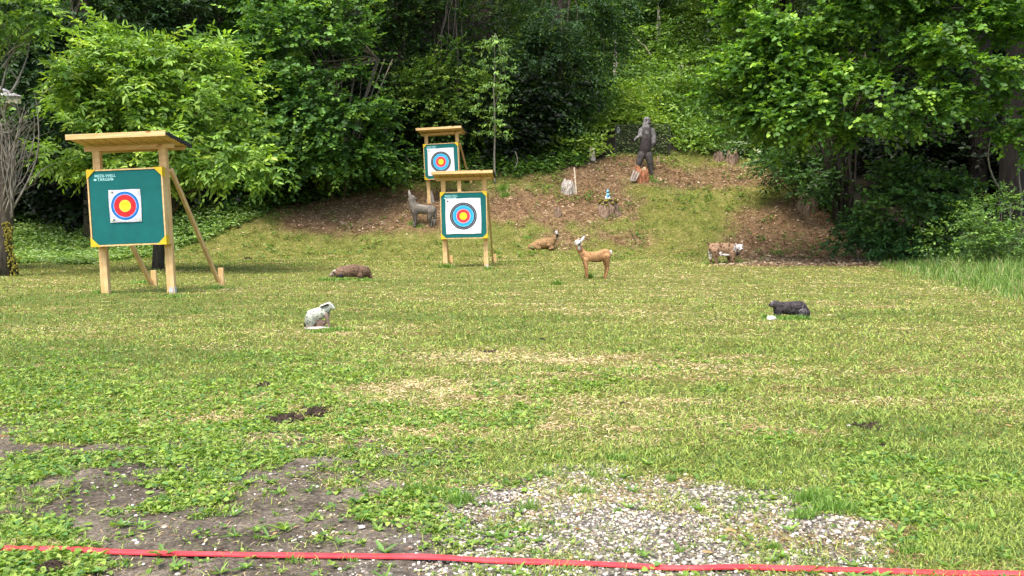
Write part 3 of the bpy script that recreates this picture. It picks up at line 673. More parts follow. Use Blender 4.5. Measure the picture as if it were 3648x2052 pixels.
# beech in the middle, dark with layered sprays
b = foot(1560, 36.5)
tree('beech_tree', 'dark layered beech with drooping boughs above the back target', 'tree', b,
     [E(1480, 100, 36, 300, 170), E(1450, 330, 35.5, 170, 190), E(1620, 420, 36, 190, 120), E(1750, 180, 37, 200, 220), E(1350, 60, 35.5, 130, 140)],
     2700, 9, .85, .13, .085, [(.05, .11, .025), (.075, .15, .03), (.03, .07, .02), (.14, .22, .035)], [4, 3, 3, 1.0], gap=.10, gs=1.3, seed=10,
     trunk=[([b-Vector((0, 0, .3)), b+Vector((.1, 0, 4.5)), b+Vector((-.1, 0, 11))], [.34, .26, .14])], limbs_n=34, r0=.14, droop=.35, outw=1.3, shell=(.35, 1.05), ymin=33)
b = foot(1640, 34)
tree('young_beech', 'yellowish green young beech with a pointed top above the back target', 'tree', b,
     [E(1620, 210, 33.6, 60, 70), E(1560, 290, 33.6, 130, 60), E(1500, 340, 33.6, 110, 60), E(1670, 340, 33.6, 110, 45), E(1640, 440, 33.6, 150, 40)],
     560, 8, .6, .135, .085, [(.10, .19, .03), (.17, .27, .04), (.07, .14, .03)], gap=-.2, gs=.8, seed=12, trunk=[([b-Vector((0, 0, .3)), b+Vector((0, 0, 2.5)), b+Vector((-.2, 0, 6.3))], [.07, .05, .015])], limbs_n=14, r0=.05, droop=.3)
# sapling
b = hit(1762, 655); Ys = b.y
rg_ = np.random.default_rng(33); sp = []; sdn = []
tp = [at(1762+rg_.normal(0, 2), q, Ys) for q in (640, 560, 480, 400, 320, 240, 170, 118)]
for t_, (pyq, spread) in enumerate([(140, 30), (160, 45), (210, 90), (235, 110), (262, 70), (300, 60), (335, 90), (380, 70), (395, 105), (430, 60), (470, 60)]):
    for q in range(9):
        sp.append(at(1762+rg_.uniform(-spread, spread)*.9, pyq+rg_.normal(0, 9), Ys-.3+rg_.uniform(-.5, .3))); sdn.append((rg_.uniform(-1, 1), rg_.uniform(-.5, .3), .15))
tree('sapling', 'slender sapling with thin pale stem and tiers of hanging leaves above the middle target', 'tree', b,
     [E(1762, 150, Ys, 20, 20)], 6, 8, .34, .16, .055, [(.20, .34, .09), (.28, .44, .13), (.14, .26, .06)], seed=14,
     trunk=[([b]+tp, [.04, .038, .035, .03, .026, .022, .016, .012, .006])], limbs_n=4, r0=.02, droop=.5, hang=.8, side=.6, extra=(np.array(sp), np.array(sdn)), tm=M_TWIG)
# drooping feathery tree at centre right
b = foot(1990, 37.5)
tree('hornbeam_tree', 'feathery blue green tree with drooping boughs left of the hillside clearing', 'tree', b,
     [E(2010, 80, 36.5, 200, 130), E(1960, 260, 36, 190, 150), E(1930, 420, 35.5, 150, 110), E(2120, 130, 38, 110, 110), E(2050, 0, 38, 200, 70)],
     3300, 9, .75, .14, .06, [(.05, .115, .04), (.075, .155, .05), (.035, .08, .03), (.15, .25, .04)], [4, 3, 2, .8], gap=-.02, gs=1.1, seed=16,
     trunk=[([b-Vector((0, 0, .3)), b+Vector((0, 0, 4)), b+Vector((.2, 0, 8))], [.2, .16, .08])], limbs_n=18, r0=.12, droop=.55, hang=.3, outw=1.2)
b = foot(2350, 50)
tree('hilltop_tree', 'dim green tree at the top edge above the hillside clearing', 'tree', b,
     [E(2400, -70, 50, 330, 110), E(2150, -40, 48, 200, 90)], 1700, 8, .8, .2, .1, [(.05, .11, .03), (.035, .08, .025)], seed=18,
     trunk=[([b-Vector((0, 0, .3)), b+Vector((0, 0, 3)), b+Vector((0, 0, 6))], [.3, .2, .1])], limbs_n=10, r0=.12)
# big right lime / hazel with many stems
b = hit(3015, 800); ms = []
rg_ = np.random.default_rng(21)
for i in range(17):
    a = rg_.uniform(-1.25, .35); sp0 = rg_.uniform(-.35, .35)
    ms.append(([b+Vector((sp0, rg_.uniform(-.2, .3), -.2)), b+Vector((sp0+a*.35, rg_.uniform(-.2, .2), 1.2)), b+Vector((sp0+a*1.3-.1, rg_.uniform(-.3, .3), 3.2)), b+Vector((sp0+a*2.6-.3, rg_.uniform(-.5, .5), 5.6))], [.055, .042, .032, .015]))
tree('lime_tree', 'huge bright green many stemmed tree overhanging the right side of the lawn', 'tree', b,
     [E(3010, 110, 25, 330, 220), E(2780, 300, 25, 260, 230), E(3140, 370, 23.8, 330, 130), E(2670, 440, 26, 160, 130), E(3420, 230, 23.3, 300, 220), E(2740, 90, 26, 200, 160), E(3570, 420, 23.2, 110, 130), E(3230, -40, 24.5, 420, 160), E(3000, 480, 24.2, 150, 70)],
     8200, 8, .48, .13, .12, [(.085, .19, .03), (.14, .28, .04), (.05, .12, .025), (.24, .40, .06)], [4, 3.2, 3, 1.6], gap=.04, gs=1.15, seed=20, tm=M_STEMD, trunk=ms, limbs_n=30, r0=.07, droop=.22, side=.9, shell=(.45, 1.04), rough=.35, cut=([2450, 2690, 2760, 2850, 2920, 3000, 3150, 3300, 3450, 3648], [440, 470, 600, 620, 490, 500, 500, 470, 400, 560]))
# tall dark trunks at the right
for i, (px, Y, wd, lb, sd_) in enumerate([(3472, 30.5, .33, 'thick dark straight trunk, left of the pair in the gloom at right', 22), (3592, 29.0, .40, 'thicker reddish black trunk at the right edge of the gloom', 24)]):
    b = foot(px, Y)
    tree('tall_pine', lb, 'tree', b, [(b+Vector((0, .5, 13.5)), (3.2, 3.2, 3.2))], 700, 8, .8, .2, .1, [(.03, .06, .02)], seed=sd_, group='tall dark trunks at the right',
         trunk=[([b-Vector((0, 0, .4)), b+Vector((0, 0, 1)), b+Vector((.05, 0, 6)), b+Vector((0, 0, 13))], [wd*1.25, wd, wd*.85, wd*.5])], limbs_n=8, r0=.12, tm=M_BARKSHADE)
# right-hand shrubs
b = foot(3270, 25.6)
tree('hazel_shrub', 'low spreading round leaved shrub in front of the dark trunks', 'bush', b,
     [E(3280, 720, 25.2, 210, 95), E(3200, 640, 25.8, 130, 50), E(3400, 740, 24.9, 120, 60)], 620, 8, .42, .13, .115, [(.06, .14, .035), (.10, .20, .045), (.04, .09, .025)], gap=-.1, gs=.8, seed=26, limbs_n=16, r0=.04, tm=M_STEM)
b = foot(3060, 25.3)
tree('nettle_clump', 'dark green nettle clump below the many stemmed tree', 'plant', b,
     [E(3090, 820, 26.6, 95, 65), E(3200, 870, 25.4, 110, 40), E(3010, 860, 27.0, 60, 35)], 330, 8, .3, .13, .07, [(.04, .11, .03), (.065, .16, .045)], gap=-.3, gs=.7, seed=27, limbs_n=10, r0=.02, hang=.4)
b = foot(3560, 21.5)
tree('bramble_thicket', 'tangled bramble thicket with arching stems at the right edge', 'bush', b,
     [E(3560, 760, 21.8, 160, 70), E(3420, 850, 21.2, 150, 55), E(3600, 860, 20.8, 110, 45)], 700, 7, .34, .085, .05, [(.09, .18, .04), (.15, .26, .055), (.06, .12, .03)], gap=-.25, gs=.6, seed=28, limbs_n=40, r0=.03, tm=M_TWIG)
b = foot(2830, 32)
tree('elder_bush', 'pale silvery green bush at the foot of the big tree right of the bear', 'bush', b,
     [E(2850, 540, 31.5, 110, 70), E(2760, 590, 31.6, 110, 50), E(2900, 640, 30.5, 90, 70)], 620, 7, .45, .13, .075, [(.06, .14, .035), (.10, .21, .06), (.04, .09, .025), (.45, .5, .36)], [4, 3, 3, .25], gap=-.25, seed=29, limbs_n=12, r0=.03, tm=M_STEM)

# near left tree: mossy trunk, bare twigs, bright corner of leaves
b = foot(10, 19.6)
rt = empty('bare_tree', b, 'mossy trunk with a tangle of bare pale twigs at the left edge', 'tree'); mb = MB(); rg_ = np.random.default_rng(44)
trk = [at(18, 1000, 19.6), at(8, 880, 19.6), at(15, 760, 19.6), at(8, 600, 19.6), at(-10, 400, 19.6), at(-30, 200, 19.6)]
mb.tube([p-b for p in trk], [.30, .22, .18, .15, .12, .08], 10, wob=.25); mb.build('trunk', M_BARK, rt, True)
mm = MB()
for q in range(200):
    t = rg_.random(); p = at(20+32*t+rg_.normal(0, 9), 790+195*t, 19.42+rg_.normal(0, .04))-b; mm.ell(p, (.02, .02, .026), nu=6, nv=4)
mm.build('moss', M_MOSS, rt, True)
mb = MB()
def twig(mb, px0, py0, px1, py1, bow, r, Y=19.2, n=9, kids=3):
    pts = []
    for i in range(n+1):
        t = i/n; q = math.sin(math.pi*t)*bow
        pts.append(at(px0+(px1-px0)*t+q+rg_.normal(0, 1.2), py0+(py1-py0)*t+rg_.normal(0, 2), Y+rg_.normal(0, .02)+.3*t*(1 if bow > 0 else -1))-b)
    mb.tube(pts, [r*(1-.75*i/n) for i in range(n+1)], 5)
    for q in range(kids):
        i = rg_.integers(2, n); p = pts[i]; L = rg_.uniform(.25, .8); s_ = rg_.choice([-1, 1])
        mb.tube([p, p+Vector((s_*L*.35, rg_.normal(0, .1), L*.5)), p+Vector((s_*L*.75, rg_.normal(0, .15), L*.75))], [r*.45, r*.3, r*.1], 4)
for i in range(26):
    x0 = rg_.uniform(5, 55); y0 = rg_.uniform(640, 780); twig(mb, x0, y0, rg_.uniform(-20, 115), rg_.uniform(330, 560), rg_.uniform(-25, 35), rg_.uniform(.012, .024))
twig(mb, 40, 760, 122, 330, 50, .026); twig(mb, 30, 700, 130, 650, 5, .02); twig(mb, -10, 180, 62, 100, 4, .03); twig(mb, 40, 330, 110, 130, 12, .028); twig(mb, 0, 330, 25, 100, 16, .022)
twig(mb, 0, 215, 90, 150, -6, .02); twig(mb, 10, 240, 150, -10, 10, .03); twig(mb, 0, 480, 110, 430, 10, .02); twig(mb, 10, 440, 85, 470, 14, .016); twig(mb, 105, 560, 118, 400, 10, .014)
mb.build('twigs', M_TWIG, rt, True)
LV = Leaves(); P, D = crown_points(rg_, [E(40, 20, 19.3, 130, 85), E(165, 105, 19.2, 32, 14), E(10, 100, 19.3, 60, 40)], 230, -.4, .7)
add_sprays(LV, rg_, P, D*np.array([1, 1, .4]), .34, 8, .13, .07, colmix(rg_, len(P), [(.17, .30, .04), (.24, .38, .06), (.11, .22, .035)]), droop=.3, hang=.3)
P, D = crown_points(rg_, [E(35, 385, 19.3, 40, 14)], 12, -.9, .7); add_sprays(LV, rg_, P, D, .3, 7, .10, .05, colmix(rg_, len(P), [(.13, .24, .05)]))
LV.build('crown', M_LEAF, rt)

# dim wood behind everything
def build_wood():
    rg = np.random.default_rng(707); LV = Leaves(); ells = []
    for i in range(46):
        Y = rg.uniform(38, 58); u = rg.uniform(-.66, .02) if i % 2 else rg.uniform(.22, .66)
        if i < 9: u = [-.6, -.5, -.42, .40, .47, .54, .61, -.2, -.3][i]; Y = 36
        x = u*Y; z = Hs(x, Y); ells.append(((x, Y, z+rg.uniform(3.5, 7)), (rg.uniform(2.4, 4), 2.6, rg.uniform(3.5, 6))))
    P, D = crown_points(rg, ells, 13000, -.6, 1.5, (.4, 1.05)); high = []
    for i in range(34):  # unseen crowns above the view, added to keep light off the forest floor
        Y = rg.uniform(32, 46); u = rg.uniform(-.68, -.06) if i % 2 else rg.uniform(.33, .68)
        high.append(((u*Y, Y, max(13.5, Hs(u*Y, Y)+9)+rg.uniform(0, 2)+(Y-32)*.3), (4.2, 3.6, 2.6)))
    P1, D1 = crown_points(rg, high, 3600, -.9, 1.5, (.1, 1.0)); q = P1[:, 2] > CAMH+.275*P1[:, 1]+.5; P1, D1 = P1[q], D1[q]
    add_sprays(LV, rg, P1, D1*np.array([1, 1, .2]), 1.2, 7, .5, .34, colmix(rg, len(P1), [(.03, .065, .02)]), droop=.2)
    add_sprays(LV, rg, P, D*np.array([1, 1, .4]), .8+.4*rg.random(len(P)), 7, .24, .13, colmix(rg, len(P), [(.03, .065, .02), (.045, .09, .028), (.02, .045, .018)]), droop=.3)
    low = []  # low clumps added to darken the gaps, gloom put into their leaf colour
    for i in range(64):
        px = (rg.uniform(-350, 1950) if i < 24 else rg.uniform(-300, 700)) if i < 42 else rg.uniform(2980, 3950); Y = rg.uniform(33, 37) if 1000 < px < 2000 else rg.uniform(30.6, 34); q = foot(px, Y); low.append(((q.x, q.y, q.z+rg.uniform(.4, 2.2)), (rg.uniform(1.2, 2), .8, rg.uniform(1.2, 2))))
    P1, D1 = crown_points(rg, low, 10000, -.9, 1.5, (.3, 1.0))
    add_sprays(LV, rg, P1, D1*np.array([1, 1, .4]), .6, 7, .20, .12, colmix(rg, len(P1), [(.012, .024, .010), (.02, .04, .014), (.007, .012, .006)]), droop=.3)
    tag(LV.build('distant_wood', M_LEAF), 'dark unbroken wood rising behind the nearer trees, with unseen shading crowns added above', 'wood', kind='stuff')
    mb = MB()
    for i in range(70):
        Y = rg.uniform(34, 55); u = rg.uniform(-.64, .02) if i % 2 else rg.uniform(.28, .64); x = u*Y; z = Hs(x, Y); h = rg.uniform(6, 10); r = rg.uniform(.08, .22)
        mb.tube([(x, Y, z-.3), (x+rg.normal(0, .15), Y, z+h*.5), (x+rg.normal(0, .3), Y, z+h)], [r, r*.8, r*.5], 7)
    tag(mb.build('distant_trunks', M_BARKSHADE, None, True), 'dim slender trunks lost in the dark wood', 'wood', kind='stuff')
build_wood()
# saplings and stems in the gloom between hazel and back target
for i, (x0, y0, x1, y1, bw, r, lb) in enumerate([(1455, 625, 1437, 550, 18, .022, 'curved pale bare stem left of the back target'), (1330, 620, 1345, 510, -6, .018, 'thin straight bare stem under the hazel bush'),
                                               (1828, 610, 1835, 540, 12, .03, 'crooked grey stem right of the sapling'), (3600, 725, 3535, 470, -42, .03, 'long pale stem arching in front of the dark trunks'),
                                               (3640, 700, 3632, 560, -6, .03, 'short pale upright stem at the right frame edge'), (3440, 770, 3590, 745, 10, .022, 'low pale stem arching over the bramble thicket')]):
    Y = 32.6 if x0 < 2000 else 24.0
    g = at(x0, y0, Y); o = MB(); pts = []
    for q in range(9):
        t = q/8; pts.append(at(x0+(x1-x0)*t+math.sin(t*math.pi)*bw, y0+(y1-y0)*t-(30*math.sin(t*math.pi) if i == 5 else 0), Y)-g)
    pts = [pts[0]-Vector((0, 0, g.z-Hs(g.x, g.y)+.05))]+pts if i not in (5,) else pts
    o.tube(pts, [r*(1-.5*q/len(pts)) for q in range(len(pts))], 6); ob = o.build('bare_sapling', M_TWIG, None, True, g); tag(ob, lb, 'sapling')

# ------------------------------------------------------------------ stumps, snags, branches, stones, clods
def stump(px, py, wpx, hpx, label, m=M_STUMP, moss=0, cut=True, jag=.25, flare=.35, seed=1, name='tree_stump', group='tree stumps on the mound', lean=0):
    h = hit(px, py); k = PXM(h.y); r = wpx*k/2; hh = hpx*k; rg = np.random.default_rng(seed)
    root = empty(name, h-Vector((0, 0, .03)), label, 'stump', group); n = 22; rows = 7; vs = []
    ph = rg.uniform(0, 6.28, 3); top = [1+jag*(.6*math.sin(2*math.pi*j/n*2+ph[0])+.5*rg.uniform(-1, 1)) for j in range(n)]
    for i in range(rows):
        t = i/(rows-1)
        for j in range(n):
            a = 2*math.pi*j/n; fl = 1+flare*(1-t)**2.2*(1+.7*math.cos(4*a+ph[1])); rr = r*fl*(1+.10*math.sin(9*a+ph[2])+.07*rg.uniform(-1, 1))*(1 if t < .6 else 1-.30*((t-.6)/.4)**2)
            vs.append((rr*math.cos(a)+lean*t*hh, rr*math.sin(a), -.45*(1-t) + t*hh*top[j]))
    fs = [(i*n+j, i*n+(j+1) % n, (i+1)*n+(j+1) % n, (i+1)*n+j) for i in range(rows-1) for j in range(n)]
    mb = MB(); mb.add(vs, fs); mb.build('wood', m, root, False)
    tv = [(x*.97, y*.97, z-.02) for x, y, z in vs[-n:]]; c = MB(); c.add(tv+[(lean*hh, 0, hh*(1-jag*.6))], [(j, (j+1) % n, n) for j in range(n)]); c.build('cut_face', M_CUT if cut else m, root)
    if moss:
        mm = MB(); 
        for q in range(moss):
            a = rg.uniform(-3.0, .9); rr = r*rg.uniform(.4, .98); t = rg.uniform(.75, 1.0) if q % 3 else rg.uniform(.3, .8)
            mm.ell((rr*math.cos(a)*1.02, rr*math.sin(a)*1.02, hh*t), (r*.22, r*.22, hh*.07), nu=9, nv=6)
        mm.build('moss', M_MOSS, root, True)
    return root, h, k, hh
S_BLUE = stump(2165, 752, 66, 44, 'broad mossy stump that the small blue figure sits on', moss=60, seed=2, jag=.22, flare=.75)
stump(2283, 640, 50, 44, 'orange rotten stump with bleached splinters in front of the standing bear', M_STUMPR, seed=3, jag=.3, flare=.4)
sp = MB(); g0 = hit(2262, 645); k = PXM(g0.y)
for dx, dz, w_ in ((-8, 40, 6), (0, 34, 9), (8, 30, 6)):
    sp.bar(Vector((dx-12, -3, 0))*k, Vector((dx+4, 3, dz))*k, w_*k, 4*k)
ob = sp.build('bark_slab', M_STUMPW, None, False, g0-Vector((0, .22, .02))); tag(ob, 'white splintered bark slabs leaning on the orange stump', 'bark')
stump(2024, 680, 50, 38, 'rounded bleached stump with a peeled stick beside it', M_STUMPW, seed=4, jag=.18, flare=.2)
g0 = hit(2052, 683); k = PXM(g0.y); o = MB(); o.bar((0, 0, -.1), Vector((-8, 0, 84))*k, 5*k, 5*k); ob = o.build('peeled_stick', M_STICK, None, False, g0-Vector((0, .15, 0))); tag(ob, 'pale peeled stick standing upright beside the bleached stump', 'stick')
stump(1988, 768, 28, 30, 'small brown stump left of the blue figure', seed=5, jag=.2, flare=.3)
stump(2110, 568, 20, 40, 'narrow splintered stump at the top of the mound left of the net', M_STUMPW, seed=6, jag=.4)
stump(1534, 718, 26, 36, 'pale stump behind the howling wolf under the back target', M_STUMPW, seed=7, jag=.4)
stump(2608, 575, 40, 34, 'dark root covered stump at the right top of the mound', seed=8, jag=.5, flare=.6)
stump(2560, 565, 40, 22, 'low dark rotten stump left of the leafy one on the mound', M_STUMP, seed=9, jag=.5, flare=.8, cut=False)
stump(2875, 745, 66, 48, 'dark reddish stump in the shade under the big tree', M_STUMP, seed=10, jag=.25, flare=.5, cut=False)
stump(2345, 585, 10, 30, 'small splintered yellowish stub right of the bear', M_CUT, seed=12, jag=.5)
stump(2192, 300, 15, 132, 'tall white broken stub low on the green hillside', M_STUMPW, seed=13, jag=.5, name='snag', group='broken stubs on the hillside')
stump(2345, 150, 18, 92, 'grey broken stub high on the green hillside', M_STUMPW, seed=14, jag=.5, name='snag', group='broken stubs on the hillside')
b = hit(2612, 545)
tree('stump_fern', 'silvery drooping fern growing over the root covered stump', 'fern', b, [E(2620, 520, b.y-.2, 44, 14)], 46, 8, .28, .10, .04, [(.28, .40, .24), (.4, .5, .34)], gap=-.9, seed=31, limbs_n=5, r0=.01, droop=.8, tm=M_STEM)
for i, (a_, b_, r, lb) in enumerate([((2245, 165), (2322, 255), .03, 'long pale fallen branch lying across the green hillside'), ((2212, 190), (2250, 203), .03, 'short pale fallen branch beside the tall white stub'),
                                     ((2415, 292), (2455, 300), .035, 'white fallen branch in the middle of the hillside'), ((2600, 160), (2680, 110), .03, 'brown fallen branch below the big tree on the hillside')]):
    P0 = hit(*a_); P1 = hit(*b_); o = MB(); g = P0
    n_ = 6; pts = [P0.lerp(P1, q/n_)+Vector((0, -.35, .65+.08*math.sin(q*2))) for q in range(n_+1)]
    o.tube([p-g for p in pts], [r*(1.2-.7*q/n_) for q in range(n_+1)], 6); ob = o.build('fallen_branch', M_TWIG, None, True, g); tag(ob, lb, 'branch', 'fallen branches on the hillside')
def rock(name, px, py, rx, rz, label, cat, m, seed, group=None, flat=.6):
    h = hit(px, py); k = PXM(h.y); rg = np.random.default_rng(seed); o = MB(); o.ell((0, 0, 0), (rx*k, rx*k*.8, rz*k), nu=12, nv=8)
    o.v = [tuple(np.array(v)*(1+.28*float(vn(np.array([v[0]*3/(rx*k)]), np.array([v[1]*3/(rx*k)]), np.array([v[2]*3/(rz*k)]), s=seed)[0]))) for v in o.v]
    ob = o.build(name, m, None, name != 'stone', h+Vector((0, 0, rz*k*.35))); return tag(ob, label, cat, group)
rock('stone', 2748, 1140, 17, 12, 'white stone in front of the beaver', 'stone', M_STONE, 3)
rock('stone', 450, 1868, 13, 6, 'bright white pebble on the bare soil at lower left', 'stone', M_STONE, 4)
rock('stone', 480, 1928, 10, 5, 'small white pebble just behind the red strap at left', 'stone', M_STONE, 5)
rock('stone', 1290, 1884, 13, 6, 'flat white pebble where soil meets the gravel', 'stone', M_STONE, 6)
rock('stone', 630, 1770, 11, 5, 'cream pebble in the middle of the bare soil', 'stone', M_STONE, 8)
for i, (px, py, wx, lb) in enumerate([(1010, 1500, 60, 'large clump of dark soil and roots left of centre'), (1130, 1472, 50, 'flat dark soil clump just behind the largest one'), (940, 1375, 34, 'dark soil clump with straw behind the two larger ones'),
                                    (1745, 1255, 24, 'black soil clod in the middle of the dry patch'), (1935, 1211, 17, 'small black clod right of the dry patch'), (3085, 1520, 42, 'elongated dark clod in the grass at right'),
                                    (3140, 1590, 22, 'small dark hollow below the elongated clod'), (1140, 1300, 18, 'small brown clod right of the straw clump'), (882, 922, 14, 'small dark clod on the lawn right of the left target'), (3500, 1725, 30, 'dark clod near the right edge of the lawn'), (2225, 1440, 20, 'faint dark clod in the lawn right of centre')]):
    h = hit(px, py); k = PXM(h.y); rg = np.random.default_rng(i+50); o = MB(); wx *= 1.2
    o.ell((0, 0, 0), (wx*.5*k, wx*.55*k, wx*.06*k), nu=11, nv=5)
    for q in range(12 if wx < 58 else 30):
        o.ell((rg.normal(0, wx*.42)*k, rg.normal(0, wx*.42)*k*1.2, rg.uniform(-.1, .5)*wx*.2*k), (rg.uniform(.14, .3)*wx*k, rg.uniform(.14, .3)*wx*k, rg.uniform(.10, .22)*wx*k), nu=7, nv=5)
    o.v = [tuple(np.array(v)+.0015*rg.standard_normal(3)*(h.y/4)) for v in o.v]
    if wx >= 58:
        for q in range(26):
            a = rg.uniform(0, 6.28); p = Vector((rg.normal(0, wx*.4)*k, rg.normal(0, wx*.5)*k, .15*wx*k)); d = Vector((math.cos(a), math.sin(a), rg.uniform(-.2, .5)))*wx*.3*k
            o.tube([p, p+d*.5+Vector((0, 0, .03*wx*k)), p+d], [.02*wx*k, .02*wx*k, .008*wx*k], 4)
    ob = o.build('soil_clod', M_EARTH, None, False, h); tag(ob, lb, 'soil clod', 'dark clods on the lawn')
h = hit(182, 2040); k = PXM(h.y); o = MB(); rg_ = np.random.default_rng(5)
for ring_ in range(6):
    t = ring_/6; m_ = max(5, int(14*(1-t)))
    for j in range(m_):
        a = 2*math.pi*j/m_+ring_*.3; rr = 44*k*(1-t*.95); o.ell((rr*math.cos(a), rr*math.sin(a), (8+20*t)*k), (11*k, 11*k, 5*k), Matrix.Rotation(a, 3, 'Z') @ Matrix.Rotation(-.5, 3, 'Y'), nu=7, nv=5)
ob = o.build('pine_cone', M_EARTH, None, True, h); tag(ob, 'dark brown scaly cone in front of the red strap at lower left', 'cone')

# ------------------------------------------------------------------ red strap
def build_strap():
    n = 420; u = np.linspace(-700, 4350, n); v = 1931+u*.0262+2*np.sin(u*.003)+.8*np.sin(u*.011+1)
    a_ = (u-CX)/F; b_ = -(v-CY)/F; k_ = -(CAMH-.02)/(-sp_+b_*cp); Yc = (cp+b_*sp_)*k_; xc = a_*k_; w_ = .032; V = []
    for i in range(n):
        lift = .008+.006*max(0, float(vn(np.array([u[i]/260.]), np.array([0.]), s=88)[0])); tw = .03*float(vn(np.array([u[i]/150.]), np.array([3.]), s=89)[0])
        g = Hs(xc[i], Yc[i])
        for (dy, dz) in ((-.5, -.003), (-.5, .0015), (-.25, .004), (.25, .004), (.5, .0015), (.5, -.003)):
            V.append((xc[i], Yc[i]+dy*w_, g+lift+dz+dy*tw*w_*2))
    m_ = 6; fs = [(i*m_+j, (i+1)*m_+j, (i+1)*m_+(j+1) % m_, i*m_+(j+1) % m_) for i in range(n-1) for j in range(m_)]
    o = MB(); o.add(V, fs); tag(o.build('shooting_line_strap', M_RED, None, False), 'red webbing strap laid along the ground as the shooting line', 'strap')
build_strap()
# blades of grass leaning over the strap belong to the tufts

# ------------------------------------------------------------------ archery targets
def text_mesh(body, size, m, parent, loc, name='lettering'):
    cu = bpy.data.curves.new('t', 'FONT'); cu.body = body; cu.size = size; cu.extrude = .001; cu.offset = size*.02; cu.space_character = 1.05
    o = bpy.data.objects.new('t', cu); COL.objects.link(o); dg = bpy.context.evaluated_depsgraph_get(); me = bpy.data.meshes.new_from_object(o.evaluated_get(dg))
    bpy.data.objects.remove(o); me.materials.clear(); me.materials.append(m); q = bpy.data.objects.new(name, me); COL.objects.link(q); q.parent = parent; q.location = loc; q.rotation_euler = (math.pi/2, 0, 0); return q
def stand(px_c, py_base, Y, yaw, roll, face, label, seed, wid=1.2, back=1.7, rise=0.0, slope_back=0.0, stakes=True):
    rg = np.random.default_rng(seed); x = (px_c-CX)/F*Y; base = Vector((x, Y, at(px_c, py_base, Y).z))
    root = empty('archery_target', base, label, 'archery target', 'roofed archery targets', (0, -roll, yaw))
    B = wid; pw = .115; px_ = .445*B; zb = .66*B; zt = zb+B; ztop = 1.93*B
    for s in (-1, 1):
        o = MB(); o.box((0, 0, (ztop-.35)/2), (pw, pw*.8, ztop+.35), None, .004); o.build('post', M_PINE, root, False, (s*px_, 0, 0))
        p = MB(); o2 = (s*px_, 0, 0)
        bk = back; zf = slope_back
        a = Vector((0, .05, zt-.02)); e = Vector((0, bk, .10+zf)); p.bar(a, e, .05, .075, .003); p.build('brace', M_PINE, root, False, (s*(px_+pw*.5+.02), 0, 0))
        if stakes:
            q = MB(); q.box((0, 0, .05), (.09, .05, .5), None, .003); q.build('stake', M_PINE, root, False, (s*(px_+pw*.5+.02)+.055, bk+.02, zf+.02))
        g = MB(); g.box((0, 0, .0), (pw*.55, .006, .16)); g.box((pw*.5*1, .03, .0), (.006, .07, .16)); g.build('post_bracket', M_METAL, root, False, (s*px_+.01, -pw*.4-.005, .02)) if s > 0 else None
    # foam board in a pine frame
    fd = .19; yf = -pw*.4-.004; t_ = .022
    f = MB(); f.box((0, 0, zt-t_/2), (B, fd, t_)); f.box((0, 0, zb+t_/2), (B, fd, t_))
    for s in (-1, 1): f.box((s*(B/2-t_/2), 0, (zb+zt)/2), (t_, fd, B-2*t_-.002))
    f.build('frame', M_PINE, root, False, (0, yf-fd/2, 0))
    o = MB(); o.box((0, 0, 0), (B-2*t_-.004, fd-.03, B-2*t_-.004), None, .006); board = o.build('foam_board', M_FOAM, root, False, (0, yf-fd/2-.004, (zb+zt)/2))
    yb = yf-fd
    c = .125*B
    for sx in (-1, 1):
        for sz in (-1, 1):
            X = sx*(B/2+.004); Z = sz*(B/2+.004); o = MB(); tri = [(X, 0, Z), (X-sx*c, 0, Z), (X, 0, Z-sz*c)]
            o.add([(a, -.006, b_) for a, _, b_ in tri]+[(a, .02, b_) for a, _, b_ in tri]+[(X, .10, Z), (X, .10, Z-sz*c), (X-sx*c, .10, Z)], [(0, 1, 2), (5, 4, 3), (0, 3, 4, 1), (0, 2, 5, 3), (1, 4, 5, 2), (0, 6, 7, 2), (0, 1, 8, 6)])
            o.build('corner_guard', M_YCORN, root, False, (0, yb, (zb+zt)/2))
    # paper face
    fy = yb+.008
    if face == 'small': pr, cx_, cz = .243, -.018, .02
    else: pr, cx_, cz = .455, -.012, -.022
    n_ = 15; vs = []
    for j in range(n_):
        for i in range(n_):
            u, v = i/(n_-1)*2-1, j/(n_-1)*2-1; ex = 1+.012*math.sin(v*3+seed)
            vs.append((u*pr*ex, -.004-.006*abs(float(vn(np.array([u*2.2]), np.array([v*2.2]), s=seed)[0])) - .004*(abs(u) < .99 and abs(v) < .99), v*pr*(1+.01*math.sin(u*4))))
    fs = [(j*n_+i, j*n_+i+1, (j+1)*n_+i+1, (j+1)*n_+i) for j in range(n_-1) for i in range(n_-1)]
    o = MB(); o.add(vs, fs); pf = o.build('paper_face', M_FACE40 if face == 'small' else M_FACE80, root, True, (cx_, fy-.002, (zb+zt)/2+cz))
    if face == 'small':
        for (mx, mz, mm_) in ((-.21, .21, 'l'), (.21, .21, 'l'), (-.21, -.21, 'l'), (.21, -.21, 'l'), (-.18, .205, 'k'), (-.18, -.205, 'k')):
            o = MB(); o.box((mx, -.013, mz), (.022, .002, .022)); o.build('print_mark' if mm_ == 'k' else 'corner_mark', M_INK if mm_ == 'k' else M_LIME, pf)
    else:
        o = MB()
        for a in range(4): o.box((-pr+.06, -.014, pr-.07), (.045, .002, .010), Matrix.Rotation(a*math.pi/4+.3, 3, 'Y'))
        o.build('print_mark', M_INK, pf)
        for (mx, mz, a) in ((-.40, .1, 0), (-.40, .05, .1), (-.41, -.02, 0), (.38, .06, -.4), (.39, -.13, -.1), (.34, -.28, .25), (.38, -.40, 0)):
            o = MB(); o.box((mx, -.0125, mz), (.05, .002, .006), Matrix.Rotation(a, 3, 'Y')); o.build('print_mark', m_grey, pf)
    L = [('MEEB-WELL', -.40*B, .408*B), ('TARGET', -.365*B, .362*B)]
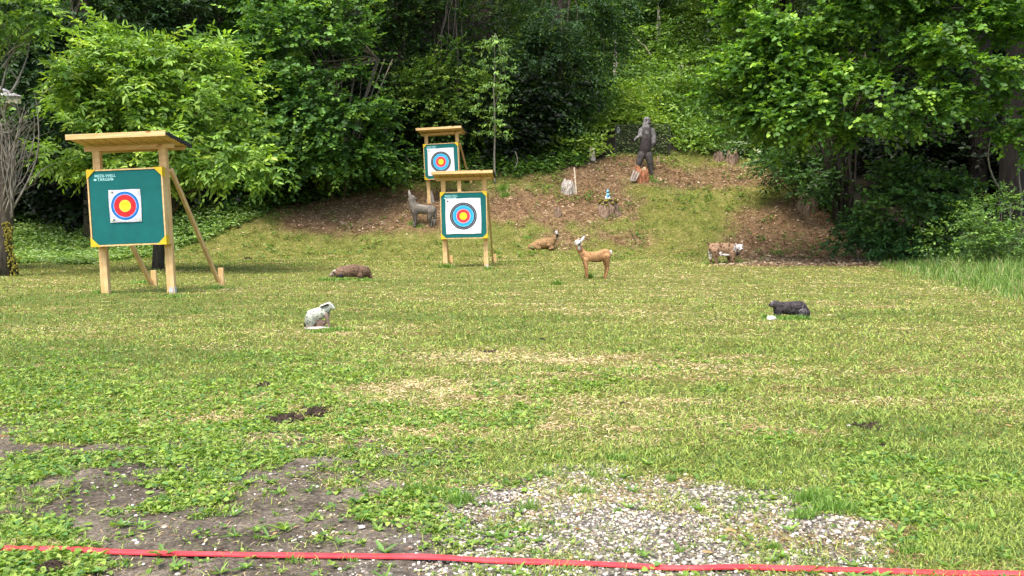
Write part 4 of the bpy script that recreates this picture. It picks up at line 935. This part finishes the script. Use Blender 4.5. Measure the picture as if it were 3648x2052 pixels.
    for tx, lx, lz in L: text_mesh(tx, .052*B, M_LETTER, root, (lx, yb+.008, (zb+zt)/2+lz-.01))
    o = MB(); o.ell((-.395*B, yb+.009, (zb+zt)/2+.368*B), (.022*B, .002, .014*B)); o.build('logo_mark', M_LETTER, root); o = MB(); o.box((-.185*B, yb+.010, (zb+zt)/2+.368*B), (.035*B, .002, .010*B)); o.add([(-.17*B, yb+.009, (zb+zt)/2+.385*B), (-.17*B, yb+.009, (zb+zt)/2+.351*B), (-.145*B, yb+.009, (zb+zt)/2+.368*B)], [(0, 1, 2)])
    o.build('arrow_mark', M_LETTER, root)
    # roof
    zr = ztop+.070; rw = .70*B*2/1.06*1.0; rf, rb = -.43, .40; dz = -.10
    o = MB(); o.box((0, 0, 0), (1.20*B, .05, .068), None, .003); o.build('crossbeam', M_PINEX, root, False, (0, -.02, ztop+.02))
    roof = empty_part = MB(); nb = 9; bw = 1.30*B/nb; rotx = Matrix.Rotation(math.atan2(dz, rb-rf), 3, 'X')
    bd = MB()
    for i in range(nb):
        bd.box(((i-(nb-1)/2)*bw, 0, rg.uniform(-.002, .002)), (bw-.016, rb-rf, .018), rotx)
    bo = bd.build('roof_boards', M_PINE, root, False, (0, (rf+rb)/2, zr+.03))
    ft = MB(); ft.box((0, 0, 0), (1.33*B, rb-rf+.07, .006), rotx)
    seg = 10
    for i in range(seg): ft.box((1.335*B/2+.008, (i/seg-.45)*(rb-rf+.05), -.012-.010*rg.random()+(-dz)*(.5-(i+.5)/seg)), (.012, (rb-rf)/seg*1.1, .05+.02*rg.random()), Matrix.Rotation(rg.normal(0, .12), 3, 'X'))
    ft.build('roofing_felt', M_FELT, root, False, (0, (rf+rb)/2+.02, zr+.045))
    fa = MB(); fa.box((0, 0, 0), (1.30*B, .024, .078), None, .003); fa.build('fascia', M_PINEX, root, False, (0, rf-.014, zr+.03-dz*.5+.01))
    rr = MB(); rr.box((0, 0, 0), (1.24*B, .045, .05), None, .003); rr.build('rear_batten', M_PINEX, root, False, (0, rb-.06, zr-.012+dz*.42))
    # screws heads on the frame
    return root
m_grey = m_simple('grey_print', (.4, .4, .45), (.6, .6, .65), 40)
stand(493, 1050, 13.75, R(-2), R(2.2), 'small', 'left and nearest roofed archery target with a small blue, red and yellow face', 1, wid=1.15, back=1.75)
stand(1660, 958, 23.4, R(-2), R(1.3), 'big', 'middle roofed archery target with a large ringed face standing on the lawn', 2, back=1.7)
stand(1585, 722, 30.8, R(-8), R(2.4), 'big', 'farthest roofed archery target, partly hidden, on the mound at the wood edge', 3, back=1.5, slope_back=.75)

# ------------------------------------------------------------------ hut at the left edge
def build_hut():
    Y = 21.0; c = at(0, 340, Y); g = Hs(c.x-1.6, Y+.8); root = empty('wooden_hut', (c.x-1.6, Y+.8, g), 'weathered roof corner of a wooden hut behind the bare twigs at left', 'hut'); b0 = Vector(root.location)
    FR, FL, AP = at(80, 349, Y), at(-560, 330, Y), at(-230, 205, Y+2.0); BR_ = FR+(FR-Vector((0, 0, CAMH))).normalized()*3.2+Vector((-.5, 0, 0)); BR_.z = FR.z
    BL_ = BR_+(FL-FR); r = MB(); r.add([p-b0 for p in (FR, FL, BL_, BR_, AP)], [(1, 0, 4), (0, 3, 4), (3, 2, 4), (2, 1, 4), (0, 1, 2, 3)]); r.build('roof', M_ROOF, root)
    s = MB(); nrm = (FL-FR).cross(AP-FR).normalized(); nrm = nrm if nrm.y < 0 else -nrm
    for j in range(9):
        t0, t1 = j/9, (j+1.25)/9
        for i in range(26):
            u0, u1 = i/26, (i+.93)/26
            def q(u, t, o): 
                a_ = FR.lerp(AP, min(t, 1)); b_ = FL.lerp(AP, min(t, 1)); return a_.lerp(b_, u)+nrm*o-b0
            e0 = .035+.02*rg_.random(); s.add([q(u0, t0, e0), q(u1, t0, e0), q(u1, t1, .008), q(u0, t1, .008), q(u0, t0, 0), q(u1, t0, 0)], [(0, 1, 2, 3), (4, 5, 1, 0)])
    s.build('shingles', M_ROOF, root)
    f = MB(); a2 = at(-540, 347, Y); b2 = at(72, 358, Y); d = (b2-a2)
    f.box((a2+b2)/2-b0+Vector((0, .04, .0)), (d.length, .04, .13), Matrix.Rotation(math.atan2(-d.z, d.x), 3, 'Y')); f.build('fascia', M_FASC, root)
    wl = MB(); xr = at(-170, 600, Y).x
    for i in range(14):
        wl.box((xr-b0.x-.1-i*.2, -.5, 1.8), (.19, .03, 3.9))
    wl.box((xr-b0.x-.02, .5, 1.8), (.03, 1.9, 3.9)); wl.build('wall', M_DARKW, root)
build_hut()

# ------------------------------------------------------------------ camouflage net behind the bear
def build_net():
    g = hit(2290, 572); Y = g.y+.5; k = PXM(Y); b0 = at(2290, 572, Y); root = empty('camouflage_net', b0, 'dark camouflage net stretched between posts behind the bear', 'net')
    x0, x1 = -96*k, 94*k; z0, z1 = -6*k, 126*k; rg = np.random.default_rng(8)
    for px_, m_ in ((x0, M_ROD), (x1, M_ROD)):
        o = MB(); o.box((0, 0, (z1)/2-.3), (.045, .045, z1+.6)); o.build('post', m_, root, False, (px_, 0, 0))
    o = MB(); o.box((0, 0, 0), (x1-x0, .03, .03)); o.build('rail', M_ROD, root, False, ((x0+x1)/2, 0, z1-.02))
    o = MB(); o.box((0, 0, 0), (.12, .012, .26)); o.build('plate', M_METAL, root, False, (x0+.09, -.03, z1-.2))
    V = []; Fc = []; C = []
    def strip(a, b_, w_, c):
        n = 12; i0 = len(V)
        for i in range(n+1):
            t = i/n; x = a[0]+(b_[0]-a[0])*t; z = a[1]+(b_[1]-a[1])*t; y = .05*math.sin(x*2.5)+.04*math.sin(z*4+x)
            dx, dz = (b_[0]-a[0]), (b_[1]-a[1]); l = math.hypot(dx, dz); nx, nz = -dz/l*w_, dx/l*w_
            V.append((x-nx, y, z-nz)); V.append((x+nx, y-.01, z+nz)); C.append(c); C.append(c)
        for i in range(n): Fc.append((i0+2*i, i0+2*i+1, i0+2*i+3, i0+2*i+2))
    W_, Hh = x1-x0, z1-z0; st = .085
    for i in range(int((W_+Hh)/st)):
        s = i*st; c = colmix(rg, 1, [(.02, .03, .015), (.04, .055, .02)])[0]
        a = (x0+min(s, W_), z0+max(0, s-W_)); b_ = (x0+max(0, s-Hh), z0+min(s, Hh)); 
        if abs(a[0]-b_[0]) > .05: strip(a, b_, .008, c); strip((x1-(a[0]-x0), a[1]), (x1-(b_[0]-x0), b_[1]), .008, c)
    V2 = np.array(V); q = np.array(Fc); raw_mesh('netting', V2, q.ravel(), 4, np.array(C), M_NET, root)
    LV = Leaves(); n = 1500; p = np.stack([x0+W_*rg.random(n), -.03+.05*rg.standard_normal(n), z0+Hh*rg.random(n)], 1); d = rg.standard_normal((n, 3))*np.array([1, .4, .6])-np.array([0, 0, .3])
    LV.add(p, d, np.array([0, -1, .4])+.5*rg.standard_normal((n, 3)), .05+.06*rg.random(n), .02+.03*rg.random(n), colmix(rg, n, [(.07, .11, .04), (.03, .05, .02), (.14, .17, .07)]))
    V = np.concatenate(LV.V); C2 = np.concatenate(LV.C); kk = len(V)//6; bb = (np.arange(kk)*6)[:, None]; f = np.concatenate([bb+np.array([[0, 1, 2, 3]]), bb+np.array([[0, 3, 4, 5]])], 1); raw_mesh('cloth_scraps', V, f.ravel(), 4, C2, M_NET, root)
build_net()

# ------------------------------------------------------------------ animals (foam 3-D targets)
def organic(name, prims, m, parent, k, vox, smooth_it=6):
    """prims in picture-like units: ('c', x,y,z,r, x2,y2,z2,r2, colour[, depth squash]) or ('e', x,y,z, rx,ry,rz, colour[, tilt]); x right, y away, z up; k = metres per unit"""
    mb = MB(); info = []
    for p in prims:
        if p[0] == 'c':
            _, x, y, z, r, x2, y2, z2, r2, c = p[:10]; sq = p[10] if len(p) > 10 else 1.0
            a, b_ = Vector((x, y, z))*k, Vector((x2, y2, z2))*k; r *= k; r2 *= k; n = 8; i0 = len(mb.v); d = b_-a; L = d.length
            if L < 1e-6: d = Vector((0, 0, 1)); L = 1e-6
            u = d/L; pts = []; rad = []
            for i in range(5): t = math.pi/2*(1-i/4.0); pts.append(a-u*r*math.sin(t)); rad.append(max(r*math.cos(t), r*.02))
            for i in range(1, 5): t = i/5; pts.append(a+d*t); rad.append(r+(r2-r)*t)
            for i in range(5): t = math.pi/2*i/4.0; pts.append(b_+u*r2*math.sin(t)); rad.append(max(r2*math.cos(t), r2*.02))
            mb.tube(pts, rad, 14)
            if sq != 1:
                for j in range(i0, len(mb.v)):
                    v = mb.v[j]; cy = (a.y+b_.y)/2; mb.v[j] = (v[0], cy+(v[1]-cy)*sq, v[2])
            info.append(('c', np.array(a), np.array(b_), r, r2, c, sq))
        else:
            _, x, y, z, rx, ry, rz, c = p[:8]; rot = Matrix.Rotation(p[8], 3, 'Y') if len(p) > 8 else None
            mb.ell(Vector((x, y, z))*k, (rx*k, ry*k, rz*k), rot, 16, 12); info.append(('e', np.array((x, y, z), float)*k, np.array((rx, ry, rz), float)*k, c, rot))
    o = mb.build(name, m, None); md = o.modifiers.new('r', 'REMESH'); md.mode = 'VOXEL'; md.voxel_size = vox
    ms = o.modifiers.new('s', 'SMOOTH'); ms.factor = .5; ms.iterations = smooth_it
    dg = bpy.context.evaluated_depsgraph_get(); me = bpy.data.meshes.new_from_object(o.evaluated_get(dg)); old = o.data; o.modifiers.clear(); o.data = me; bpy.data.meshes.remove(old); o.data.name = name
    n = len(me.vertices); P = np.empty(n*3, np.float32); me.vertices.foreach_get('co', P); P = P.reshape(-1, 3); best = np.full(n, 1e9); C = np.zeros((n, 3))
    for q in info:
        if q[0] == 'c':
            _, a, b_, r, r2, c, sq = q; S = np.array([1, 1/sq, 1]); cy = (a[1]+b_[1])/2; Pp = P.copy(); Pp[:, 1] = cy+(Pp[:, 1]-cy)/sq
            ab = b_-a; t = np.clip(((Pp-a) @ ab)/max(ab @ ab, 1e-12), 0, 1); d = np.linalg.norm(Pp-a-t[:, None]*ab, axis=1)-(r+(r2-r)*t)
        else:
            _, c0, rr, c, rot = q; L = P-c0
            if rot is not None: L = L @ np.array(rot)
            d = (np.linalg.norm(L/rr, axis=1)-1)*rr.min()
        u = d < best; best[u] = d[u]; C[u] = c
    a_ = me.color_attributes.get('Col') or me.color_attributes.new('Col', 'FLOAT_COLOR', 'POINT'); cc = np.ones((n, 4), np.float32); cc[:, :3] = C; a_.data.foreach_set('color', cc.ravel())
    me.materials.clear(); me.materials.append(m); me.polygons.foreach_set('use_smooth', np.ones(len(me.polygons), bool))
    o.parent = parent; return o
def eye(parent, k, pts, r, m=M_ROD, name='eye'):
    for p in pts:
        o = MB(); o.ell((0, 0, 0), (r*k, r*k, r*k), nu=10, nv=7); o.build(name, m, parent, True, Vector(p)*k)
def animal(name, label, cat, src, ax, ay, scale, prims, m, vox=.012, fix=None, sm_it=6, pre=None, eyes=None, nose=None):
    """src: (origin x, y) of the measured crop, scale: crop units per source pixel; ax, ay: anchor (feet) in crop units"""
    h = hit(src[0]+ax/scale, src[1]+ay/scale); Y = h.y; k = PXM(Y)/scale; root = empty(name, h-Vector((0, 0, .01)), label, cat)
    P = []
    for p in prims:
        p = list(p)
        if p[0] == 'c': p[1] -= ax; p[3] = ay-p[3]; p[5] -= ax; p[7] = ay-p[7]
        else: p[1] -= ax; p[3] = ay-p[3]
        P.append(tuple(p))
    o = organic('body', P, m, root, k, vox, sm_it)
    if eyes: eye(root, k, [(x-ax, y, ay-z) for x, y, z in eyes[0]], eyes[1])
    if nose: eye(root, k, [(nose[0][0]-ax, nose[0][1], ay-nose[0][2])], nose[1], M_ROD, 'nose')
    return root, h, k
def cc(x, z, r, x2, z2, r2, c, y=0, y2=None, sq=1.0): return ('c', x, y, z, r, x2, y if y2 is None else y2, z2, r2, c, sq)

OR, OR2, CRM = (.40, .215, .095), (.32, .16, .07), (.66, .58, .50)
DK = (.02, .018, .018)
# standing doe
pr = [cc(1440, 800, 112, 1640, 795, 105, OR, sq=.72), cc(1640, 795, 105, 1850, 752, 125, OR, sq=.72), cc(1400, 790, 95, 1310, 660, 72, OR, sq=.8), cc(1310, 660, 76, 1262, 575, 62, OR2),
      ('e', 1255, -10, 503, 76, 76, 72, CRM), ('e', 1272, -80, 530, 36, 62, 34, (.7, .66, .62)), ('e', 1275, -128, 530, 26, 26, 26, DK), ('e', 1235, 5, 455, 52, 50, 34, OR2), ('e', 1280, -62, 618, 26, 26, 42, (.78, .74, .68)),
      ('e', 1356, 10, 418, 36, 18, 88, (.16, .15, .16), .62), ('e', 1361, -10, 418, 24, 12, 66, (.75, .73, .72), .62), ('e', 1195, 20, 455, 14, 12, 26, (.25, .14, .07), -.7),
      cc(1425, 870, 56, 1450, 1070, 28, OR, -48), cc(1450, 1070, 27, 1462, 1268, 19, OR2, -48), cc(1400, 870, 50, 1428, 1070, 27, OR2, 48), cc(1428, 1070, 26, 1436, 1270, 18, OR2, 48),
      cc(1870, 800, 90, 1900, 950, 42, OR, -45), cc(1900, 950, 38, 1905, 1030, 27, OR2, -45), cc(1905, 1030, 26, 1855, 1272, 19, OR2, -45),
      cc(1850, 800, 80, 1845, 950, 38, OR2, 45), cc(1845, 950, 36, 1862, 1030, 26, OR2, 45), cc(1862, 1030, 25, 1832, 1275, 18, OR2, 45),
      ('e', 1966, 0, 715, 24, 40, 62, (.85, .83, .80)), ('e', 1650, 0, 895, 150, 50, 22, (.10, .06, .04))]  # last ellipsoid: shade under the belly, painted as dark fur colour
animal('roe_deer', 'orange brown standing doe figure with one raised ear facing the camera', 'deer figure', (1850, 780), 1650, 1285, 6.0375, pr, M_FUR, .010, eyes=([(1213, -62, 490), (1300, -60, 488)], 15), nose=((1275, -142, 528), 27))
# lying chamois
BR, BR2 = (.33, .20, .09), (.24, .14, .065)
pr = [cc(240, 590, 60, 420, 530, 95, BR, sq=.9), cc(420, 530, 98, 660, 500, 112, BR, sq=.85), cc(660, 500, 105, 745, 440, 70, BR2, sq=.85), cc(745, 440, 62, 800, 340, 40, BR2), cc(800, 400, 30, 815, 330, 28, DK, -22),
      ('e', 795, -20, 295, 40, 55, 42, (.60, .55, .50)), ('e', 805, -62, 310, 24, 36, 24, (.62, .58, .55)), ('e', 765, 0, 268, 30, 30, 30, DK), ('e', 742, 0, 256, 22, 8, 12, DK, .5), ('e', 838, 0, 258, 22, 8, 12, DK, -.5),
      cc(640, 560, 48, 720, 615, 30, BR2, -70), cc(720, 618, 28, 640, 640, 22, BR2, -95), cc(300, 600, 60, 440, 625, 32, BR2, -70), cc(440, 625, 30, 330, 640, 20, BR2, -90), ('e', 800, -25, 405, 40, 25, 30, (.45, .40, .35))]
animal('chamois', 'brown lying chamois figure with raised pale face at the foot of the mound', 'chamois figure', (1850, 780), 480, 640, 6.0375, pr, M_FUR, .013, eyes=([(778, -72, 290), (816, -72, 292)], 10), nose=((806, -98, 322), 13))
# lynx
LX, LX2, LW = (.30, .19, .115), (.24, .15, .09), (.62, .59, .54)
pr = [cc(245, 250, 76, 470, 262, 88, LX, sq=.8), cc(470, 262, 86, 560, 255, 70, LX, sq=.85), ('e', 612, -25, 250, 52, 50, 56, (.62, .58, .54)), ('e', 628, -75, 270, 26, 26, 22, LW), ('e', 634, -98, 266, 9, 8, 7, DK),
      ('e', 553, -12, 262, 12, 66, 80, LW, .12), ('e', 538, -10, 266, 10, 66, 78, (.05, .04, .04), .12), ('e', 522, -8, 266, 10, 62, 76, LW, .12), ('e', 585, -30, 335, 36, 34, 22, DK, -.5),
      ('e', 562, -10, 200, 10, 12, 26, LW), ('e', 655, -25, 198, 10, 12, 26, (.3, .28, .26)), cc(262, 290, 62, 272, 400, 32, LX, -40), cc(272, 400, 30, 285, 478, 20, LX2, -42), ('e', 288, -52, 484, 26, 30, 12, LX2),
      cc(225, 300, 48, 215, 400, 24, LW, 35), cc(215, 400, 22, 222, 465, 18, LX, 35), cc(510, 320, 50, 515, 410, 30, LX, -38), cc(515, 410, 28, 528, 485, 20, LX2, -40), ('e', 534, -52, 490, 24, 28, 11, LX2),
      cc(470, 320, 44, 478, 410, 26, LX2, 36), cc(478, 410, 24, 484, 470, 18, LX2, 36), cc(195, 205, 24, 165, 190, 17, LX), ('e', 158, 0, 178, 13, 13, 20, DK), ('e', 330, -52, 340, 34, 22, 34, LW), ('e', 400, -30, 352, 80, 40, 14, LW)]
animal('lynx', 'spotted lynx figure with a white ruff beside the dark litter slope', 'lynx figure', (2480, 820), 380, 488, 4.025, pr, M_FURS, .013, eyes=([(594, -72, 246), (642, -72, 248)], 10), nose=((632, -100, 272), 11))
# beaver
BV, BV2 = (.075, .064, .066), (.15, .135, .145)
pr = [cc(1230, 1100, 88, 1480, 1110, 112, BV, sq=.85), cc(1480, 1110, 112, 1545, 1180, 92, BV, sq=.85), cc(1200, 1090, 78, 1130, 1050, 60, BV), ('e', 1115, 0, 1050, 62, 50, 52, BV2), ('e', 1062, -5, 1062, 34, 30, 30, BV), ('e', 1040, -5, 1052, 10, 12, 10, DK),
      ('e', 1178, -38, 1016, 18, 10, 20, BV2), ('e', 1172, 35, 1016, 18, 10, 20, BV2), cc(1180, 1130, 50, 1168, 1230, 28, BV, -40), cc(1150, 1130, 42, 1140, 1200, 24, BV, 30), ('e', 1180, -52, 1246, 34, 22, 14, BV),
      cc(1500, 1160, 80, 1470, 1235, 42, BV2, -40), ('e', 1440, -60, 1255, 60, 26, 15, BV2), cc(1560, 1210, 52, 1625, 1275, 20, BV2, 0, sq=1.2), ('e', 1635, 10, 1285, 40, 30, 12, BV2, .5)]
animal('beaver', 'blackish beaver figure crouching in the grass at the right', 'beaver figure', (2480, 820), 1370, 1262, 4.025, pr, M_FURD, .007, eyes=([(1090, -44, 1036)], 7))
# rabbit
RW, RG, RB = (.55, .57, .49), (.36, .39, .32), (.30, .22, .17)
pr = [('e', 275, -30, 1140, 98, 82, 112, RG), cc(300, 1060, 108, 470, 1010, 98, RW, sq=.85), cc(470, 1010, 96, 560, 960, 66, RG, sq=.85), ('e', 622, 0, 900, 66, 50, 52, RW, .35), ('e', 672, 0, 935, 32, 32, 28, RW), ('e', 690, 0, 948, 12, 14, 10, (.1, .09, .09)),
      cc(600, 858, 26, 450, 905, 17, RW, -36, -52), cc(588, 868, 15, 470, 908, 9, DK, -60, -66), cc(600, 850, 24, 455, 890, 15, RW, 34, 40), cc(545, 1050, 48, 585, 1180, 28, RB, -22), cc(585, 1180, 26, 605, 1272, 20, RB, -22), ('e', 615, -28, 1278, 30, 20, 14, RB),
      cc(540, 1060, 42, 570, 1200, 24, RB, 26), cc(560, 1000, 46, 570, 1090, 34, (.10, .08, .07), 0), ('e', 440, 0, 1200, 100, 50, 70, (.22, .15, .12)), cc(230, 1255, 32, 400, 1272, 22, RB, -52), ('e', 185, 0, 1225, 28, 28, 46, DK),
      cc(250, 1250, 40, 420, 1275, 24, RB, 45)]
rr_, h_, k_ = animal('rabbit', 'whitish grey crouching rabbit figure on a pale slab', 'rabbit figure', (1050, 900), 390, 1295, 4.829, pr, M_RAB, .006, eyes=([(640, -46, 885)], 8))
o = MB(); o.ell((0, 0, 0), (235*k_, 130*k_, 26*k_), nu=22, nv=8); ob = o.build('stone_slab', M_STONE, None, True, h_+Vector((0, 0, .0))); tag(ob, 'flat pale slab under the crouching rabbit figure', 'slab')
# badger
BD, BD2, BDL = (.18, .11, .07), (.27, .17, .11), (.42, .34, .27)
pr = [cc(790, 325, 92, 1000, 300, 112, BD2, sq=.9), cc(1000, 300, 112, 1200, 318, 104, BD, sq=.9), cc(790, 330, 80, 690, 340, 58, BDL, sq=.85), cc(690, 340, 56, 620, 385, 30, BDL), ('e', 604, -5, 398, 14, 16, 12, DK), ('e', 740, -52, 290, 16, 10, 18, BD), ('e', 735, 50, 290, 16, 10, 18, BD),
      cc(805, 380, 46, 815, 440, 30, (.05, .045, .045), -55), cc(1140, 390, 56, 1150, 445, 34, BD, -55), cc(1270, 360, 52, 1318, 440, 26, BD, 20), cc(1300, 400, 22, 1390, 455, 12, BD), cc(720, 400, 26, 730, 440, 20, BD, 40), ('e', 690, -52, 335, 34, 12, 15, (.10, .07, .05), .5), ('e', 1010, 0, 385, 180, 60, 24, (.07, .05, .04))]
animal('badger', 'brown badger figure lying low on the lawn right of the left target', 'badger figure', (1050, 900), 1000, 452, 4.829, pr, M_FURD, .010, eyes=([(705, -50, 318)], 7))
# wolf
WG, WG2, WG3 = (.17, .150, .125), (.11, .095, .08), (.27, .245, .21)
pr = [cc(150, 672, 8, 158, 712, 17, WG3), cc(158, 712, 17, 182, 745, 27, WG), ('e', 182, 0, 738, 27, 24, 27, WG), ('e', 212, 10, 745, 9, 6, 18, WG2, 1.1), ('e', 208, -12, 750, 9, 6, 18, WG2, 1.1), cc(172, 755, 32, 198, 825, 44, WG, sq=.85), cc(205, 835, 50, 300, 845, 42, WG, sq=.8), cc(300, 845, 42, 355, 850, 46, WG, sq=.8),
      ('e', 250, -8, 815, 60, 24, 18, WG3), cc(205, 870, 26, 212, 930, 15, WG2, -18), cc(212, 930, 14, 205, 992, 10, WG2, -18), cc(190, 870, 24, 195, 930, 14, WG, 18), cc(195, 930, 13, 188, 985, 10, WG, 18), ('e', 200, -22, 996, 14, 10, 6, WG2),
      cc(355, 865, 36, 340, 925, 18, WG, -16), cc(340, 925, 16, 362, 955, 12, WG2, -16), cc(362, 955, 11, 355, 998, 9, WG2, -16), cc(350, 870, 30, 325, 920, 16, WG2, 16), cc(325, 920, 14, 345, 950, 11, WG2, 16), cc(345, 950, 10, 340, 990, 9, WG2, 16),
      cc(383, 860, 18, 388, 920, 19, WG2), cc(388, 920, 18, 378, 975, 8, WG3)]
animal('wolf', 'grey howling wolf figure with raised muzzle left of the middle target', 'wolf figure', (1400, 420), 275, 998, 2.587, pr, M_FUR, .013, sm_it=4)
# bear
BG, BG2, BG3 = (.11, .098, .095), (.06, .05, .052), (.27, .26, .26)
pr = [('e', 685, -5, 170, 66, 60, 62, BG3), ('e', 735, -50, 222, 34, 46, 30, BG), ('e', 752, -88, 236, 18, 16, 18, DK), ('e', 622, 5, 118, 16, 12, 24, BG2, -.4), ('e', 752, 5, 116, 14, 12, 20, BG2, .4), cc(675, 210, 68, 672, 330, 92, BG3, sq=.9),
      cc(675, 380, 118, 665, 560, 108, BG, sq=.8), cc(665, 560, 108, 655, 740, 118, BG2, sq=.85), ('e', 675, -42, 420, 66, 56, 90, BG3), cc(650, 740, 112, 645, 830, 98, BG2, sq=.85),
      cc(575, 370, 56, 545, 480, 42, BG3, -10), cc(545, 480, 42, 480, 520, 30, BG3, -50), cc(480, 520, 28, 430, 572, 15, BG3, -80), cc(782, 375, 60, 828, 510, 44, BG3, -5), cc(828, 510, 42, 822, 640, 34, BG3, -20), cc(822, 640, 32, 795, 705, 20, BG2, -50),
      cc(575, 860, 82, 535, 1000, 66, BG, -20), cc(535, 1000, 62, 505, 1140, 36, BG, -20), ('e', 500, -40, 1165, 36, 50, 18, BG2), cc(720, 860, 84, 760, 1010, 64, BG, -10), cc(760, 1010, 60, 788, 1180, 32, BG, -5), ('e', 792, -30, 1225, 32, 50, 24, BG2)]
br_, hb_, kb_ = animal('bear', 'tall grey brown bear figure standing upright behind the orange stump', 'bear figure', (2180, 400), 700, 1240, 5.575, pr, M_FURD, .022, eyes=([(662, -62, 165), (716, -60, 165)], 13), nose=((752, -98, 232), 22))
o = MB(); o.tube([Vector((625-700, 10, 1240-1040))*kb_, Vector((622-700, 10, -20))*kb_], [.02, .02], 8); o.build('support_rod', M_ROD, br_)
# small blue figure on its stump
root, h, k, hh = S_BLUE
kk = k/12.08; top = h+Vector((0, -.05, hh-.035)); fr = empty('blue_figurine', top+Vector((-1*k, 0, 0)), 'small light blue eared figurine sitting on the mossy stump', 'figurine')
B1, B2, B3, B4 = (.12, .42, .75), (.25, .60, .85), (.015, .06, .14), (.62, .72, .80)
def bz(x, z): return (x-510, 735-z)
pr = []
for (x, y, z, rx, ry, rz, c) in ((505, 0, 650, 78, 60, 80, B1), (520, -25, 630, 40, 45, 60, B3), (515, 0, 520, 70, 52, 70, B2), (510, -8, 440, 52, 46, 30, B3), (508, 0, 380, 54, 48, 52, B2), (450, -55, 690, 52, 50, 40, B4), (570, -55, 690, 50, 50, 40, B4), (430, 0, 640, 36, 36, 60, B4), (600, 0, 650, 30, 36, 60, B1)):
    pr.append(('e', x-510, y, 735-z, rx, ry, rz, c))
pr += [('c', 470-510, 0, 735-340, 20, 440-510, 0, 735-240, 10, B3), ('c', 550-510, 0, 735-340, 20, 575-510, 0, 735-235, 10, B3), ('c', 478-510, -12, 735-320, 9, 462-510, -10, 735-238, 5, (.6, .45, .42)), ('c', 542-510, -12, 735-320, 9, 556-510, -10, 735-238, 5, (.6, .45, .42))]
organic('body', pr, M_BLUE, fr, kk, .010, 2)
